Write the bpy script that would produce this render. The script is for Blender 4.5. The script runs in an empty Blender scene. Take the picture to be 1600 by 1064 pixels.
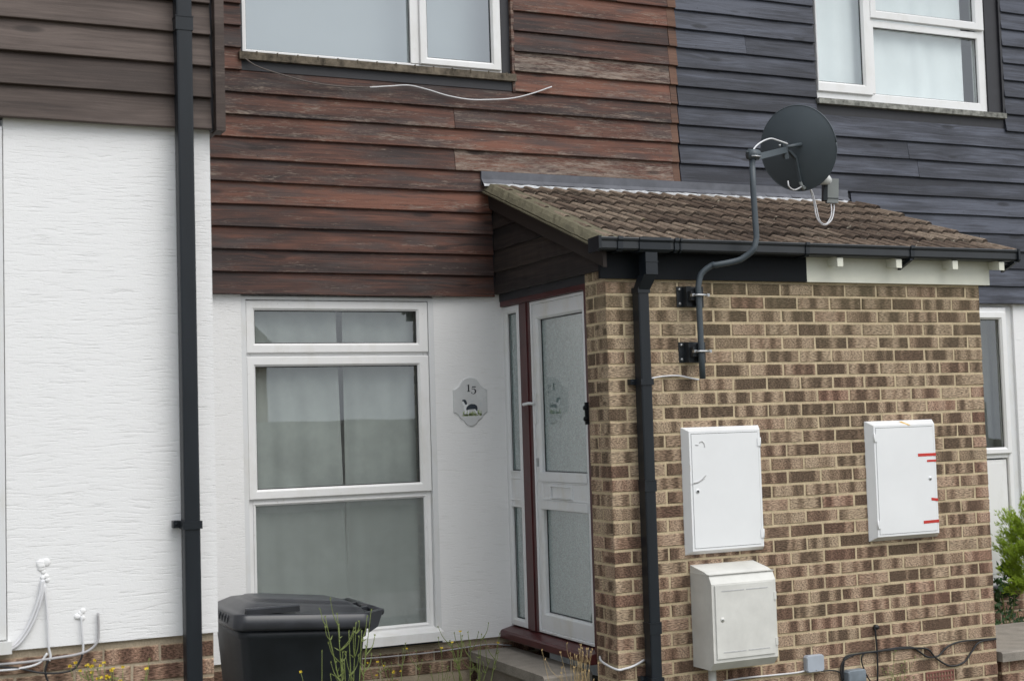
import bpy, math, random
from mathutils import Vector, Matrix
random.seed(7)
S = bpy.context.scene
COL = S.collection
# ------------------------------------------------------------------ camera
CAM = Vector((-3.5828, -6.5295, 1.7612)); YAW, PIT, ROL, FPX = 0.434336, 0.058312, -0.029959, 2201.46
fw = Vector((math.sin(YAW)*math.cos(PIT), math.cos(YAW)*math.cos(PIT), math.sin(PIT)))
rt0 = Vector((math.cos(YAW), -math.sin(YAW), 0)); up0 = rt0.cross(fw)
RT = math.cos(ROL)*rt0 + math.sin(ROL)*up0; UP = -math.sin(ROL)*rt0 + math.cos(ROL)*up0
cd = bpy.data.cameras.new('camera'); cam = bpy.data.objects.new('camera', cd); COL.objects.link(cam)
m = Matrix((RT, UP, -fw)).transposed().to_4x4(); m.translation = CAM; cam.matrix_world = m
cd.sensor_width = 36; cd.lens = FPX/1600*36; cd.clip_end = 500; cd.clip_start = 0.05
cd.dof.use_dof = True; cd.dof.focus_distance = 8.6; cd.dof.aperture_fstop = 4.5
S.camera = cam
# ------------------------------------------------------------------ world, sun, exposure
EL, AZ = math.radians(52), math.radians(155)      # sun azimuth clockwise from +Y
w = bpy.data.worlds.new('World'); S.world = w; w.use_nodes = True
nt = w.node_tree; nt.nodes.clear()
sk = nt.nodes.new('ShaderNodeTexSky'); sk.sky_type = 'NISHITA'; sk.sun_disc = False
sk.sun_elevation = EL; sk.sun_rotation = AZ; sk.air_density = 1.0; sk.dust_density = 4.0
tcw = nt.nodes.new('ShaderNodeTexCoord'); nzw = nt.nodes.new('ShaderNodeTexNoise')
nzw.inputs['Scale'].default_value = 1.6; nzw.inputs['Detail'].default_value = 4
rpw = nt.nodes.new('ShaderNodeValToRGB')
rpw.color_ramp.elements[0].color = (6.6, 7.1, 7.6, 1); rpw.color_ramp.elements[1].color = (9.6, 10.0, 10.4, 1)
rpw.color_ramp.elements[0].position = .35; rpw.color_ramp.elements[1].position = .65
mxw = nt.nodes.new('ShaderNodeMixRGB'); mxw.inputs['Fac'].default_value = .85
bg = nt.nodes.new('ShaderNodeBackground'); bg.inputs['Strength'].default_value = 0.1
ow = nt.nodes.new('ShaderNodeOutputWorld')
nt.links.new(tcw.outputs['Generated'], nzw.inputs['Vector']); nt.links.new(nzw.outputs['Fac'], rpw.inputs['Fac'])
nt.links.new(sk.outputs['Color'], mxw.inputs['Color1']); nt.links.new(rpw.outputs['Color'], mxw.inputs['Color2'])
nt.links.new(mxw.outputs['Color'], bg.inputs['Color']); nt.links.new(bg.outputs['Background'], ow.inputs['Surface'])
sl = bpy.data.lights.new('sun', 'SUN'); sl.energy = 1.3; sl.angle = math.radians(45); sl.color = (1, .97, .93)
so = bpy.data.objects.new('sun', sl); COL.objects.link(so)
sd = Vector((math.sin(AZ)*math.cos(EL), math.cos(AZ)*math.cos(EL), math.sin(EL)))
so.rotation_euler = (-sd).to_track_quat('-Z', 'Y').to_euler(); so.location = (4, -8, 12)
S.view_settings.view_transform = 'Standard'; S.view_settings.look = 'None'
S.view_settings.exposure = 0.5; S.view_settings.gamma = 1
S.render.engine = 'CYCLES'; S.render.resolution_x = 1024; S.render.resolution_y = 680
S.cycles.samples = 128; S.cycles.use_denoising = True; S.cycles.max_bounces = 8; S.cycles.transparent_max_bounces = 12

# ------------------------------------------------------------------ helpers
def at(px, py, Y):            # a point of the photograph on the vertical plane Y
    d = fw + (px-800)/FPX*RT - (py-532)/FPX*UP
    return CAM + d*((Y-CAM.y)/d.y)
def cat(pts, n=6):
    P = [Vector(p) for p in pts]
    if len(P) < 3: return P
    P = [2*P[0]-P[1]] + P + [2*P[-1]-P[-2]]; out = []
    for i in range(1, len(P)-2):
        a, b, c, d = P[i-1:i+3]
        for k in range(n):
            t = k/n
            out.append(.5*((2*b)+(c-a)*t+(2*a-5*b+4*c-d)*t*t+(3*b-a-3*c+d)*t**3))
    out.append(P[-2]); return out
class MB:
    def __init__(s, F=None): s.v=[]; s.f=[]; s.mi=[]; s.uv=[]; s.c=[]; s.sm=[]; s.F=F or (lambda a,b,c:(a,b,c)); s.m=0; s.col=(.5,.5,.5); s.cuts=[]
    def face(s, ps, uv=None, m=None, c=None, sm=False, raw=False):
        i = len(s.v); s.v += [tuple(p) if raw else s.F(*p) for p in ps]; s.f.append(tuple(range(i, i+len(ps))))
        s.mi.append(s.m if m is None else m); s.uv.append(uv or [(0,0)]*len(ps)); s.c.append(c or s.col); s.sm.append(sm)
    def mesh(s, vs, fs, sm=True, m=None, raw=True):
        i = len(s.v); s.v += [tuple(p) if raw else s.F(*p) for p in vs]
        for f in fs:
            s.f.append(tuple(i+k for k in f)); s.mi.append(s.m if m is None else m); s.uv.append([(0,0)]*len(f)); s.c.append(s.col); s.sm.append(sm)
    def box(s, a0, a1, b0, b1, c0, c1, m=None):
        P = lambda i,j,k:((a0,a1)[i],(b0,b1)[j],(c0,c1)[k])
        for q in (((0,0,0),(1,0,0),(1,0,1),(0,0,1)),((1,1,0),(0,1,0),(0,1,1),(1,1,1)),((0,1,0),(0,0,0),(0,0,1),(0,1,1)),
                  ((1,0,0),(1,1,0),(1,1,1),(1,0,1)),((0,0,1),(1,0,1),(1,1,1),(0,1,1)),((0,1,0),(1,1,0),(1,0,0),(0,0,0))):
            ps = [P(*t) for t in q]
            s.face(ps, [(p[0]+p[1], p[2]) for p in ps], m)
    def hexa(s, b, t, m=None, sm=False):      # 4 bottom points, 4 top points
        s.mesh(list(b)+list(t), [(0,1,2,3),(7,6,5,4),(0,4,5,1),(1,5,6,2),(2,6,7,3),(3,7,4,0)], sm, m)
    def ring(s, u0, u1, z0, z1, wl, wr, wb, wt, of, ob, ch=.008, m=None):
        o = [(u0,z0),(u1,z0),(u1,z1),(u0,z1)]
        e = .004
        o2 = [(u0+e,z0+e),(u1-e,z0+e),(u1-e,z1-e),(u0+e,z1-e)]
        a = [(u0+wl-ch,z0+wb-ch),(u1-wr+ch,z0+wb-ch),(u1-wr+ch,z1-wt+ch),(u0+wl-ch,z1-wt+ch)]
        b = [(u0+wl,z0+wb),(u1-wr,z0+wb),(u1-wr,z1-wt),(u0+wl,z1-wt)]
        L = [(o,ob),(o,of-e),(o2,of),(a,of),(b,of-ch),(b,ob)]
        for (p,op),(q,oq) in zip(L, L[1:]):
            for k in range(4):
                n = (k+1)%4
                s.face([(p[k][0],op,p[k][1]),(p[n][0],op,p[n][1]),(q[n][0],oq,q[n][1]),(q[k][0],oq,q[k][1])], m=m)
    def tube(s, pts, r, n=8, sm=True, m=None, cap=True):
        P = [Vector(p) for p in pts]; R = r if isinstance(r, (list,tuple)) else [r]*len(P); vs = []; fs = []
        nrm = None
        for i, p in enumerate(P):
            t = (P[min(i+1,len(P)-1)]-P[max(i-1,0)]).normalized()
            if nrm is None: nrm = t.orthogonal().normalized()
            nrm = (nrm - t*nrm.dot(t)).normalized(); bn = t.cross(nrm)
            for k in range(n):
                a = 2*math.pi*k/n; vs.append(p + R[i]*(math.cos(a)*nrm+math.sin(a)*bn))
        for i in range(len(P)-1):
            for k in range(n): fs.append((i*n+k, i*n+(k+1)%n, (i+1)*n+(k+1)%n, (i+1)*n+k))
        if cap: fs += [tuple(range(n))[::-1], tuple((len(P)-1)*n+k for k in range(n))]
        s.mesh(vs, fs, sm, m)
    def extr(s, prof, a0, a1, m=None, sm=False, n=1, cap=True):   # closed profile (b,c) swept along a
        k = len(prof); vs = [s.F(a0+(a1-a0)*i/n, p[0], p[1]) for i in range(n+1) for p in prof]
        fs = [(i*k+j, i*k+(j+1)%k, (i+1)*k+(j+1)%k, (i+1)*k+j) for i in range(n) for j in range(k)]
        if cap: fs += [tuple(range(k))[::-1], tuple(n*k+j for j in range(k))]
        s.mesh(vs, fs, sm, m)
    def cut(s): s.cuts.append(len(s.f))
    def split(s, name, mats, parent=None):          # one object per piece between cuts
        c = sorted(set([0]+s.cuts+[len(s.f)])); out = []
        for a, e in zip(c, c[1:]):
            if e <= a: continue
            p = MB(); mp = {}
            for i in range(a, e):
                f = []
                for v in s.f[i]:
                    if v not in mp: mp[v] = len(p.v); p.v.append(s.v[v])
                    f.append(mp[v])
                p.f.append(tuple(f)); p.mi.append(s.mi[i]); p.uv.append(s.uv[i]); p.c.append(s.c[i]); p.sm.append(s.sm[i])
            out.append(p.build(name, mats, parent))
        return out
    def build(s, name, mats, parent=None, loc=None):
        me = bpy.data.meshes.new(name); me.from_pydata(s.v, [], s.f)
        if not isinstance(mats, (list,tuple)): mats = [mats]
        for q in mats: me.materials.append(q)
        me.polygons.foreach_set('material_index', s.mi); me.polygons.foreach_set('use_smooth', s.sm)
        uv = me.uv_layers.new(name='UVMap'); uv.data.foreach_set('uv', [x for f in s.uv for p in f for x in p])
        ca = me.color_attributes.new('rnd', 'FLOAT_COLOR', 'CORNER')
        ca.data.foreach_set('color', [x for f, c in zip(s.f, s.c) for _ in f for x in (*c, 1)])
        me.update(); o = bpy.data.objects.new(name, me); COL.objects.link(o)
        if parent: o.parent = parent; o.matrix_parent_inverse = parent.matrix_world.inverted()
        return o
def tag(o, label=None, cat=None, group=None, kind=None):
    for k, v in (('label',label),('category',cat),('group',group),('kind',kind)):
        if v: o[k] = v
    return o
def thing(name, label, cat, loc=(0,0,0), group=None):
    o = bpy.data.objects.new(name, None); COL.objects.link(o); o.location = loc; o.empty_display_size = .1
    o.matrix_world = Matrix.Translation(loc)
    return tag(o, label, cat, group)
def FA(y): return lambda u,o,z:(u, y-o, z)        # facade plane at Y=y, o = out towards the street
def FX(x): return lambda u,o,z:(x-o, u, z)        # plane facing -X (door side)

# ------------------------------------------------------------------ materials
class N:
    def __init__(s, name, rough=.6, spec=.5):
        s.mat = bpy.data.materials.new(name); s.mat.use_nodes = True; s.t = s.mat.node_tree
        s.b = s.t.nodes['Principled BSDF']; s.b.inputs['Roughness'].default_value = rough
        s.b.inputs['Specular IOR Level'].default_value = spec
    def n(s, typ, **kw):
        x = s.t.nodes.new('ShaderNode'+typ)
        for k, v in kw.items():
            if k in x.inputs.keys(): s.set(x.inputs[k], v)
            else: setattr(x, k, v)
        return x
    def set(s, inp, v):
        if hasattr(v, 'links') or isinstance(v, bpy.types.NodeSocket): s.t.links.new(v, inp)
        else: inp.default_value = v
    def obj(s): return s.n('TexCoord').outputs['Object']
    def uvo(s): return s.n('TexCoord').outputs['UV']
    def rnd(s):
        a = s.n('Attribute'); a.attribute_name = 'rnd'
        return s.n('SeparateColor', Color=a.outputs['Color']).outputs
    def map(s, vec, scale=(1,1,1), rot=(0,0,0), loc=(0,0,0)):
        x = s.n('Mapping'); s.set(x.inputs['Vector'], vec); s.set(x.inputs['Scale'], scale) ; s.set(x.inputs['Rotation'], rot); s.set(x.inputs['Location'], loc)
        return x.outputs['Vector']
    def noise(s, vec, scale=5, detail=3, rough=.55, dist=0):
        return s.n('TexNoise', Vector=vec, Scale=scale, Detail=detail, Roughness=rough, Distortion=dist).outputs['Fac']
    def ramp(s, fac, *st, interp='LINEAR'):
        x = s.n('ValToRGB'); s.set(x.inputs['Fac'], fac); r = x.color_ramp; r.interpolation = interp
        while len(r.elements) < len(st): r.elements.new(.5)
        for e, (p, c) in zip(r.elements, st):
            e.position = p; e.color = (c,c,c,1) if isinstance(c,(int,float)) else (*c,1)
        return x.outputs['Color']
    def mix(s, fac, a, b, mode='MIX'):
        x = s.n('MixRGB'); x.blend_type = mode
        for i, v in zip(('Fac','Color1','Color2'), (fac,a,b)):
            if isinstance(v, tuple) and len(v) == 3: v = (*v,1)
            s.set(x.inputs[i], v)
        return x.outputs['Color']
    def math(s, op, a, b=0.0, clamp=False):
        x = s.n('Math'); x.operation = op; x.use_clamp = clamp; s.set(x.inputs[0], a); s.set(x.inputs[1], b); return x.outputs[0]
    def comb(s, a, b, c): 
        x = s.n('CombineXYZ'); s.set(x.inputs[0], a); s.set(x.inputs[1], b); s.set(x.inputs[2], c); return x.outputs[0]
    def sep(s, v):
        x = s.n('SeparateXYZ'); s.set(x.inputs[0], v); return x.outputs
    def bump(s, h, dist=.002, strength=1.0, nrm=None):
        x = s.n('Bump', Height=h, Distance=dist, Strength=strength)
        if nrm: s.set(x.inputs['Normal'], nrm)
        s.t.links.new(x.outputs['Normal'], s.b.inputs['Normal']); return x.outputs['Normal']
    def base(s, c):
        if isinstance(c, tuple): c = (*c[:3],1)
        s.set(s.b.inputs['Base Color'], c); return s.mat

def plain(name, c, rough=.5, var=.12, scale=6, spec=.5, metal=0, bump=0, streak=False):
    k = N(name, rough, spec); k.b.inputs['Metallic'].default_value = metal
    v = k.map(k.obj(), (1,1,.15) if streak else (1,1,1))
    f = k.noise(v, scale, 5, .6)
    d = tuple(x*(1-var) for x in c); l = tuple(min(1, x*(1+var)) for x in c)
    k.base(k.ramp(f, (.3,d), (.7,l)))
    k.set(k.b.inputs['Roughness'], k.math('ADD', k.math('MULTIPLY', f, .2), rough-.1))
    if bump: k.bump(k.noise(k.obj(), 220, 2), bump)
    return k.mat

def m_brick(name, red=0.0, dark=1.0):
    k = N(name, .9, .25); uv = k.uvo(); R = k.rnd(); s = k.sep(uv)
    seed = k.math('MULTIPLY', R[1], 91.0)
    # kiln bands: flashes of dark and pale along the length of each brick
    seg = k.noise(k.comb(k.math('ADD', k.math('MULTIPLY', s[0], 15.0), seed), k.math('MULTIPLY', s[1], .6), seed), 1.0, 0)
    seg = k.math('ADD', seg, k.math('MULTIPLY', k.math('SUBTRACT', R[0], .5), .26))
    wob = k.noise(k.comb(k.math('MULTIPLY', s[0], 60), k.math('MULTIPLY', s[1], 60), seed), 1.0, 3)
    seg = k.math('ADD', seg, k.math('MULTIPLY', k.math('SUBTRACT', wob, .5), .09))
    dk = tuple(x*dark for x in (.118,.082,.056)); 
    c = k.ramp(seg, (.38,dk), (.445,tuple(x*dark for x in (.185,.132,.090))), (.51,(.285,.208,.142)), (.63,(.40,.305,.213)))
    rd = k.ramp(seg, (.38,(.145,.082,.060)), (.5,(.29,.175,.125)), (.65,(.41,.28,.205)))
    c = k.mix(k.math('ADD', R[2], red, True), c, rd)
    # drag-faced texture: short diagonal scratches
    v = k.comb(k.math('ADD', s[0], seed), s[1], 0.0)
    ang = k.math('MULTIPLY', k.math('SUBTRACT', R[0], .5), 1.5)
    g1 = k.noise(k.map(v, (45,190,1), (0,0,math.radians(-38))), 1, 3, .6)
    g2 = k.noise(k.map(v, (95,150,1), (0,0,math.radians(60))), 1, 3, .65)
    g = k.mix(k.math('GREATER_THAN', R[1], .45), g1, g2)
    c = k.mix(.9, c, k.ramp(g, (.38,.36), (.50,.95), (.62,1.5)), 'MULTIPLY')
    sp = k.noise(k.map(v, (400,400,1)), 1, 2)
    c = k.mix(k.ramp(sp, (.68,0), (.74,.5)), c, (.52,.45,.36))
    ob = k.obj(); oz = k.sep(ob)[2]; st = k.math('MULTIPLY', k.noise(ob, 3.5, 4), k.ramp(k.math('MULTIPLY', oz, .4), (.80,.15), (1.0,1.3)))
    c = k.mix(k.math('MULTIPLY', st, .5, True), c, (.15,.135,.075)); c = k.mix(k.ramp(k.noise(k.map(ob,(1,1,2.5)), 2.3, 5, .65), (.58,0), (.75,.35)), c, (.10,.085,.06))
    ev = k.math('ADD', k.math('ABSOLUTE', k.math('SUBTRACT', s[1], .0325)), k.math('MULTIPLY', k.math('SUBTRACT', k.noise(k.map(v,(55,55,1),(0,0,0),(3,1,2)), 1, 4, .65), .5), .016))
    sm = k.ramp(k.math('MULTIPLY', ev, 10.0), (.285,0), (.320,.6)); c = k.mix(sm, c, (.45,.37,.25))
    bl = k.ramp(k.noise(k.map(v,(75,75,1),(0,0,0),(9,4,2)), 1, 3), (.70,0), (.74,.7)); c = k.mix(bl, c, (.50,.42,.30))
    k.bump(k.math('ADD', g, k.math('MULTIPLY', wob, .4)), .0045)
    return k.base(c)
def m_mortar(name, c=(.60,.49,.325)):
    k = N(name, .95, .2); o = k.obj(); a = k.noise(o, 9, 5); b = k.noise(o, 120, 3)
    col = k.ramp(a, (.3,tuple(x*.76 for x in c)), (.62,c)); col = k.mix(.3, col, k.ramp(b, (.35,.55), (.6,1.15)), 'MULTIPLY')
    k.bump(b, .002); return k.base(col)
def m_render(name, c=(.80,.80,.79), amt=1.0, sc=1.0):
    k = N(name, .85, .25); o = k.obj()
    wp = k.noise(k.map(o, (2.2,2.2,5)), 1, 2)
    v = k.n('VectorMath', operation='ADD'); k.set(v.inputs[0], o)
    k.set(v.inputs[1], k.comb(0.0, 0.0, k.math('MULTIPLY', wp, .05))); v = v.outputs[0]
    a = k.noise(k.map(v, (9*sc,9*sc,80*sc)), 1, 4, .65)
    cut = k.ramp(a, (.30,0), (.42,.8), (.55,1.0), (.8,.7))
    cut2 = k.ramp(k.noise(k.map(v, (4.5*sc,4.5*sc,75*sc), (0,0,0), (4,2,9)), 1, 2, .5), (.30,0), (.36,1))
    cut3 = k.ramp(k.noise(k.map(v, (18*sc,18*sc,130*sc), (0,0,0), (1,7,3)), 1, 2, .5), (.33,0), (.40,1))
    b = k.noise(o, 140, 3); h = k.math('ADD', k.math('MULTIPLY', cut, .8), k.math('MULTIPLY', b, .30)); h = k.math('ADD', h, k.math('MULTIPLY', cut2, .30)); h = k.math('ADD', h, k.math('MULTIPLY', cut3, .30))
    k.bump(h, .0016*amt)
    d = k.noise(k.map(o, (1.3,1.3,.8)), 1, 5)
    col = k.ramp(d, (.3,tuple(x*.965 for x in c)), (.7,c))
    col = k.mix(.12, col, k.ramp(cut2, (0,(.62,.61,.58)), (1,(1,1,1))), 'MULTIPLY')
    return k.base(col)
def m_boards(name, dk, md, lt, flake, wear=0.0, rough=.65, grain=1.0, patch=None):
    k = N(name, rough, .3); s = k.sep(k.uvo()); R = k.rnd()
    sd = k.math('MULTIPLY', R[0], 37.0)
    u = s[0]; v = s[1]
    vec = k.comb(u, k.math('ADD', v, sd), sd)
    # knots warp the grain
    kn = k.n('TexVoronoi', Vector=k.map(vec, (2.0,9,1)), Scale=1.0, Randomness=1.0).outputs['Distance']
    knot = k.ramp(kn, (.0,1), (.10,.8), (.15,0))
    halo = k.ramp(kn, (.0,1), (.40,0))
    lv = k.comb(u, k.math('ADD', k.math('ADD', v, sd), k.math('MULTIPLY', halo, .022)), sd)
    g = k.noise(k.map(lv, (2.4,85,1)), 1, 5, .62, .15)
    fine = k.noise(k.map(lv, (14,420,1)), 1, 3, .7)
    big = k.noise(k.map(vec, (1.6,12,1)), 1, 3, .6)
    t = k.math('ADD', k.math('MULTIPLY', big, .62), k.math('MULTIPLY', g, .38))
    t = k.math('ADD', t, k.math('MULTIPLY', k.math('SUBTRACT', R[1], .5), .22))
    c = k.ramp(t, (.36,dk), (.50,md), (.64,lt))
    if patch: c = k.mix(k.ramp(k.noise(k.map(vec, (2.6,16,1), (0,0,0), (7,3,1)), 1, 4), (.50,0), (.64,.65)), c, patch)
    c = k.mix(.55*grain, c, k.ramp(k.math('ADD', k.math('MULTIPLY', g, .55), k.math('MULTIPLY', fine, .45)), (.36,.55), (.5,1.0), (.64,1.3)), 'MULTIPLY')
    # flaking towards the exposed lower edge of each board
    fl = k.noise(k.map(vec, (4.2,38,1), (0,0,0), (1,5,2)), 1, 5, .68)
    fn = k.noise(k.map(lv, (22,330,1)), 1, 3, .7)
    lo = k.math('SUBTRACT', 1.0, k.math('MULTIPLY', v, 7.4), True)
    f = k.math('ADD', k.math('MULTIPLY', fl, .52), k.math('MULTIPLY', fn, .52))
    f = k.math('ADD', f, k.math('MULTIPLY', lo, .055)); f = k.math('ADD', f, k.math('MULTIPLY', R[2], .30)); f = k.math('ADD', f, wear)
    F = k.ramp(f, (.645,0), (.69,.35), (.76,.85))
    fc = k.ramp(k.noise(k.map(vec, (5,60,1)), 1, 3), (.35,tuple(x*.62 for x in flake)), (.6,flake))
    c = k.mix(F, c, fc)
    c = k.mix(k.math('MULTIPLY', knot, .8), c, tuple(x*.45 for x in dk))
    k.bump(k.math('ADD', k.math('ADD', k.math('MULTIPLY', g, .6), k.math('MULTIPLY', fine, .35)), k.math('MULTIPLY', F, -.35)), .0022*grain)
    return k.base(c)
def m_upvc(name, c=(.80,.80,.80), dirt=.35):
    k = N(name, .32, .45); o = k.obj()
    d = k.noise(k.map(o, (1,1,.5)), 7, 6, .65); e = k.noise(o, 45, 4, .6)
    col = k.mix(k.math('MULTIPLY', k.ramp(d, (.50,0), (.72,1)), dirt), c, (.60,.58,.52)); col = k.mix(k.ramp(e, (.66,0), (.74,.35)), col, (.5,.47,.42))
    return k.base(col)
def m_glass(name='window_glass', f0=.05, tint=(.94,.97,.95), rough=0.0, haze=0):
    k = N(name); t = k.t; out = t.nodes['Material Output']
    gl = k.n('BsdfGlossy', Roughness=rough, Color=(.93,.96,1,1)); tr = k.n('BsdfTransparent', Color=(*tint,1))
    bf = k.n('NewGeometry').outputs['Backfacing']; fr = k.n('Fresnel'); k.set(fr.inputs['IOR'], k.math('SUBTRACT', 1.75, k.math('MULTIPLY', bf, 1.75-1/1.75))); wv = k.noise(k.obj(), 2.2, 1)
    bp = k.n('Bump', Height=wv, Distance=.002, Strength=.25); t.links.new(bp.outputs['Normal'], gl.inputs['Normal'])
    mx = k.n('MixShader'); fac = k.math('ADD', fr.outputs[0], f0)
    t.links.new(fac, mx.inputs[0]); t.links.new(tr.outputs[0], mx.inputs[1]); t.links.new(gl.outputs[0], mx.inputs[2])
    
    fin = mx.outputs[0]
    if haze:
        df = k.n('BsdfDiffuse', Color=(.44,.48,.47,1)); m2 = k.n('MixShader'); m2.inputs[0].default_value = haze
        t.links.new(mx.outputs[0], m2.inputs[1]); t.links.new(df.outputs[0], m2.inputs[2]); fin = m2.outputs[0]
    t.links.new(fin, out.inputs['Surface']); return k.mat
def m_obscure():
    k = N('obscured_glass', .45, .5); o = k.obj(); b = k.b.inputs
    v = k.n('TexVoronoi', Vector=o, Scale=85.0).outputs['Distance']; a = k.noise(o, 55, 4, .6, 1.5)
    l = k.noise(k.map(o, (25,25,240)), 1, 3, .6)
    c = k.ramp(k.math('ADD', k.math('MULTIPLY', a, .6), k.math('MULTIPLY', l, .4)), (.40,(.085,.14,.135)), (.58,(.20,.285,.275)))
    k.bump(k.math('ADD', v, a), .002)
    b['Coat Weight'].default_value = 1; b['Coat Roughness'].default_value = .012; b['Coat IOR'].default_value = 4.0
    return k.base(c)
def m_tile():
    k = N('roof_tile', .9, .25); o = k.obj(); R = k.rnd()
    a = k.noise(o, 14, 5, .65); b = k.noise(o, 70, 4, .65); t = k.math('ADD', k.math('MULTIPLY', a, .6), k.math('MULTIPLY', R[0], .4))
    c = k.ramp(t, (.30,(.075,.053,.040)), (.5,(.132,.096,.072)), (.70,(.21,.162,.122)))
    c = k.mix(1.0, c, k.ramp(R[2], (0,.30), (.2,.42), (.45,.62), (1,1.2)), 'MULTIPLY')  # wear, dirt and shade put into colour: ridge tops lighter, pans and noses darker
    c = k.mix(.6, c, k.ramp(b, (.38,.5), (.55,1.0), (.68,1.35)), 'MULTIPLY')
    c = k.mix(k.ramp(k.noise(o, 38, 4, .6), (.66,0), (.71,.75)), c, (.42,.38,.30))
    c = k.mix(k.ramp(k.noise(k.map(o,(1,1,1),(0,0,0),(3,3,3)), 16, 3, .6), (.68,0), (.73,.8)), c, (.045,.035,.03))
    c = k.mix(k.ramp(k.noise(k.map(o,(1,1,1),(0,0,0),(8,1,3)), 11, 5, .7), (.68,0), (.73,.45)), c, (.10,.095,.035))
    k.bump(b, .003); return k.base(c)

WHITE_FAR = m_render('white_masonry_paint', (.83,.83,.835), 1.0, 1.0)
WHITE_MID = m_render('off_white_masonry_paint', (.82,.82,.82), .8, 1.5)
BR_PORCH = m_brick('multicolour_brick'); BR_LEFT = m_brick('red_brown_brick', .55, .9); BR_MID = m_brick('brown_brick', .45, .8)
MORT = m_mortar('buff_mortar'); MORT2 = m_mortar('grey_buff_mortar', (.42,.35,.26))
CL_LEFT = m_boards('brown_stained_boards', (.050,.036,.031), (.076,.056,.048), (.115,.088,.077), (.22,.18,.16), -.12, .6, .75)
CL_MID = m_boards('peeling_red_brown_boards', (.036,.022,.020), (.092,.039,.027), (.170,.070,.045), (.31,.25,.205), .0, .6, 1.0, (.060,.048,.046))
CL_MIDN = m_boards('sound_orange_brown_boards', (.075,.04,.027), (.115,.058,.037), (.145,.075,.048), (.3,.25,.2), -.2, .6, .8)
CL_RIGHT = m_boards('blue_black_boards', (.022,.024,.033), (.044,.048,.064), (.082,.090,.118), (.13,.13,.15), -.10, .5, 1.0)
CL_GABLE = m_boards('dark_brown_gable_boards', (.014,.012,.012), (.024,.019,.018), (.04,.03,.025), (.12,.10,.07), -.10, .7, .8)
UPVC = m_upvc('white_upvc'); UPVC2 = m_upvc('weathered_upvc', (.70,.71,.72), .6); GASK = plain('black_gasket', (.02,.02,.022), .6)
GLASS = m_glass(); GLASS_UP = m_glass('upper_window_glass', .16); OBSC = m_obscure()
PIPE = plain('black_pvc', (.009,.0125,.017), .42, .25, 8, .38, streak=True); PIPE2 = plain('grey_black_pvc', (.020,.023,.027), .42, .2, 6, .45)
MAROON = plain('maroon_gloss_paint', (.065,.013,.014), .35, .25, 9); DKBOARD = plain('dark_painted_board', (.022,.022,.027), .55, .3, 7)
BLACKF = plain('black_painted_fascia', (.0045,.006,.008), .55, .3, 7, .15); WHITEF = plain('white_painted_fascia', (.70,.70,.60), .5, .08, 5)
WEATH = plain('weathered_sill_wood', (.125,.105,.08), .9, .7, 22, .2, bump=.002)
TILE = m_tile(); MORTV = m_mortar('lichen_mortar', (.155,.14,.095)); LEAD = plain('lead_flashing', (.105,.11,.13), .5, .25, 9, .5)
LEADW = plain('white_sealant', (.46,.47,.49), .6, .35, 30)
DISH = plain('dark_grey_dish', (.066,.082,.094), .5, .12, 3); STEEL = plain('galvanised_steel', (.42,.43,.44), .35, .15, 30, .5, .8)
POLE = plain('slate_grey_pole', (.052,.066,.078), .45, .15, 12); LNBW = plain('pale_plastic', (.66,.67,.66), .4, .05); LNBG = plain('mid_grey_plastic', (.21,.225,.22), .5, .1)
CABLEW = plain('white_cable', (.66,.66,.68), .5, .1); CABLEK = plain('black_cable', (.012,.012,.014), .5, .1); CABLEG = plain('grey_cable', (.40,.39,.40), .6, .2)
BOXW = plain('white_cabinet_plastic', (.80,.81,.82), .35, .03, 3); BOXG = plain('cream_cabinet_plastic', (.66,.655,.62), .5, .10, 7, bump=.0006)
CONC = m_mortar('grey_concrete', (.30,.27,.235)); JBOX = plain('pale_blue_grey_plastic', (.40,.44,.50), .5, .08, 8)
BIN = plain('black_bin_plastic', (.014,.017,.021), .45, .3, 5, .35); BINL = plain('bin_lid_plastic', (.022,.024,.030), .33, .4, 5, .6)
RED = plain('red_tape', (.55,.035,.025), .5, .1); YEL = plain('yellow_tape', (.75,.45,.04), .5, .1); OLDT = plain('old_yellow_sticker', (.55,.50,.13), .6, .25, 60)
SMUDGE = plain('grey_smudge', (.50,.50,.50), .7, .15, 60); BLK = plain('black_ink', (.015,.015,.018), .5, .1)

# ------------------------------------------------------------------ ground
k = N('soil_and_paving', .95, .2); o = k.obj(); a = k.noise(o, 3, 6, .6); b = k.noise(o, 60, 3)
c = k.ramp(a, (.35,(.06,.05,.035)), (.5,(.10,.10,.055)), (.65,(.15,.14,.12))); k.bump(b, .01); SOIL = k.base(c)
g = MB(); g.face([(-60,-60,-.08),(60,-60,-.08),(60,60,-.08),(-60,60,-.08)]); tag(g.build('ground', SOIL), kind='structure')
g = MB(); g.box(-14,14,-5.2,-3.4,-.07,-.04); tag(g.build('path', CONC), kind='structure')

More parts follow.
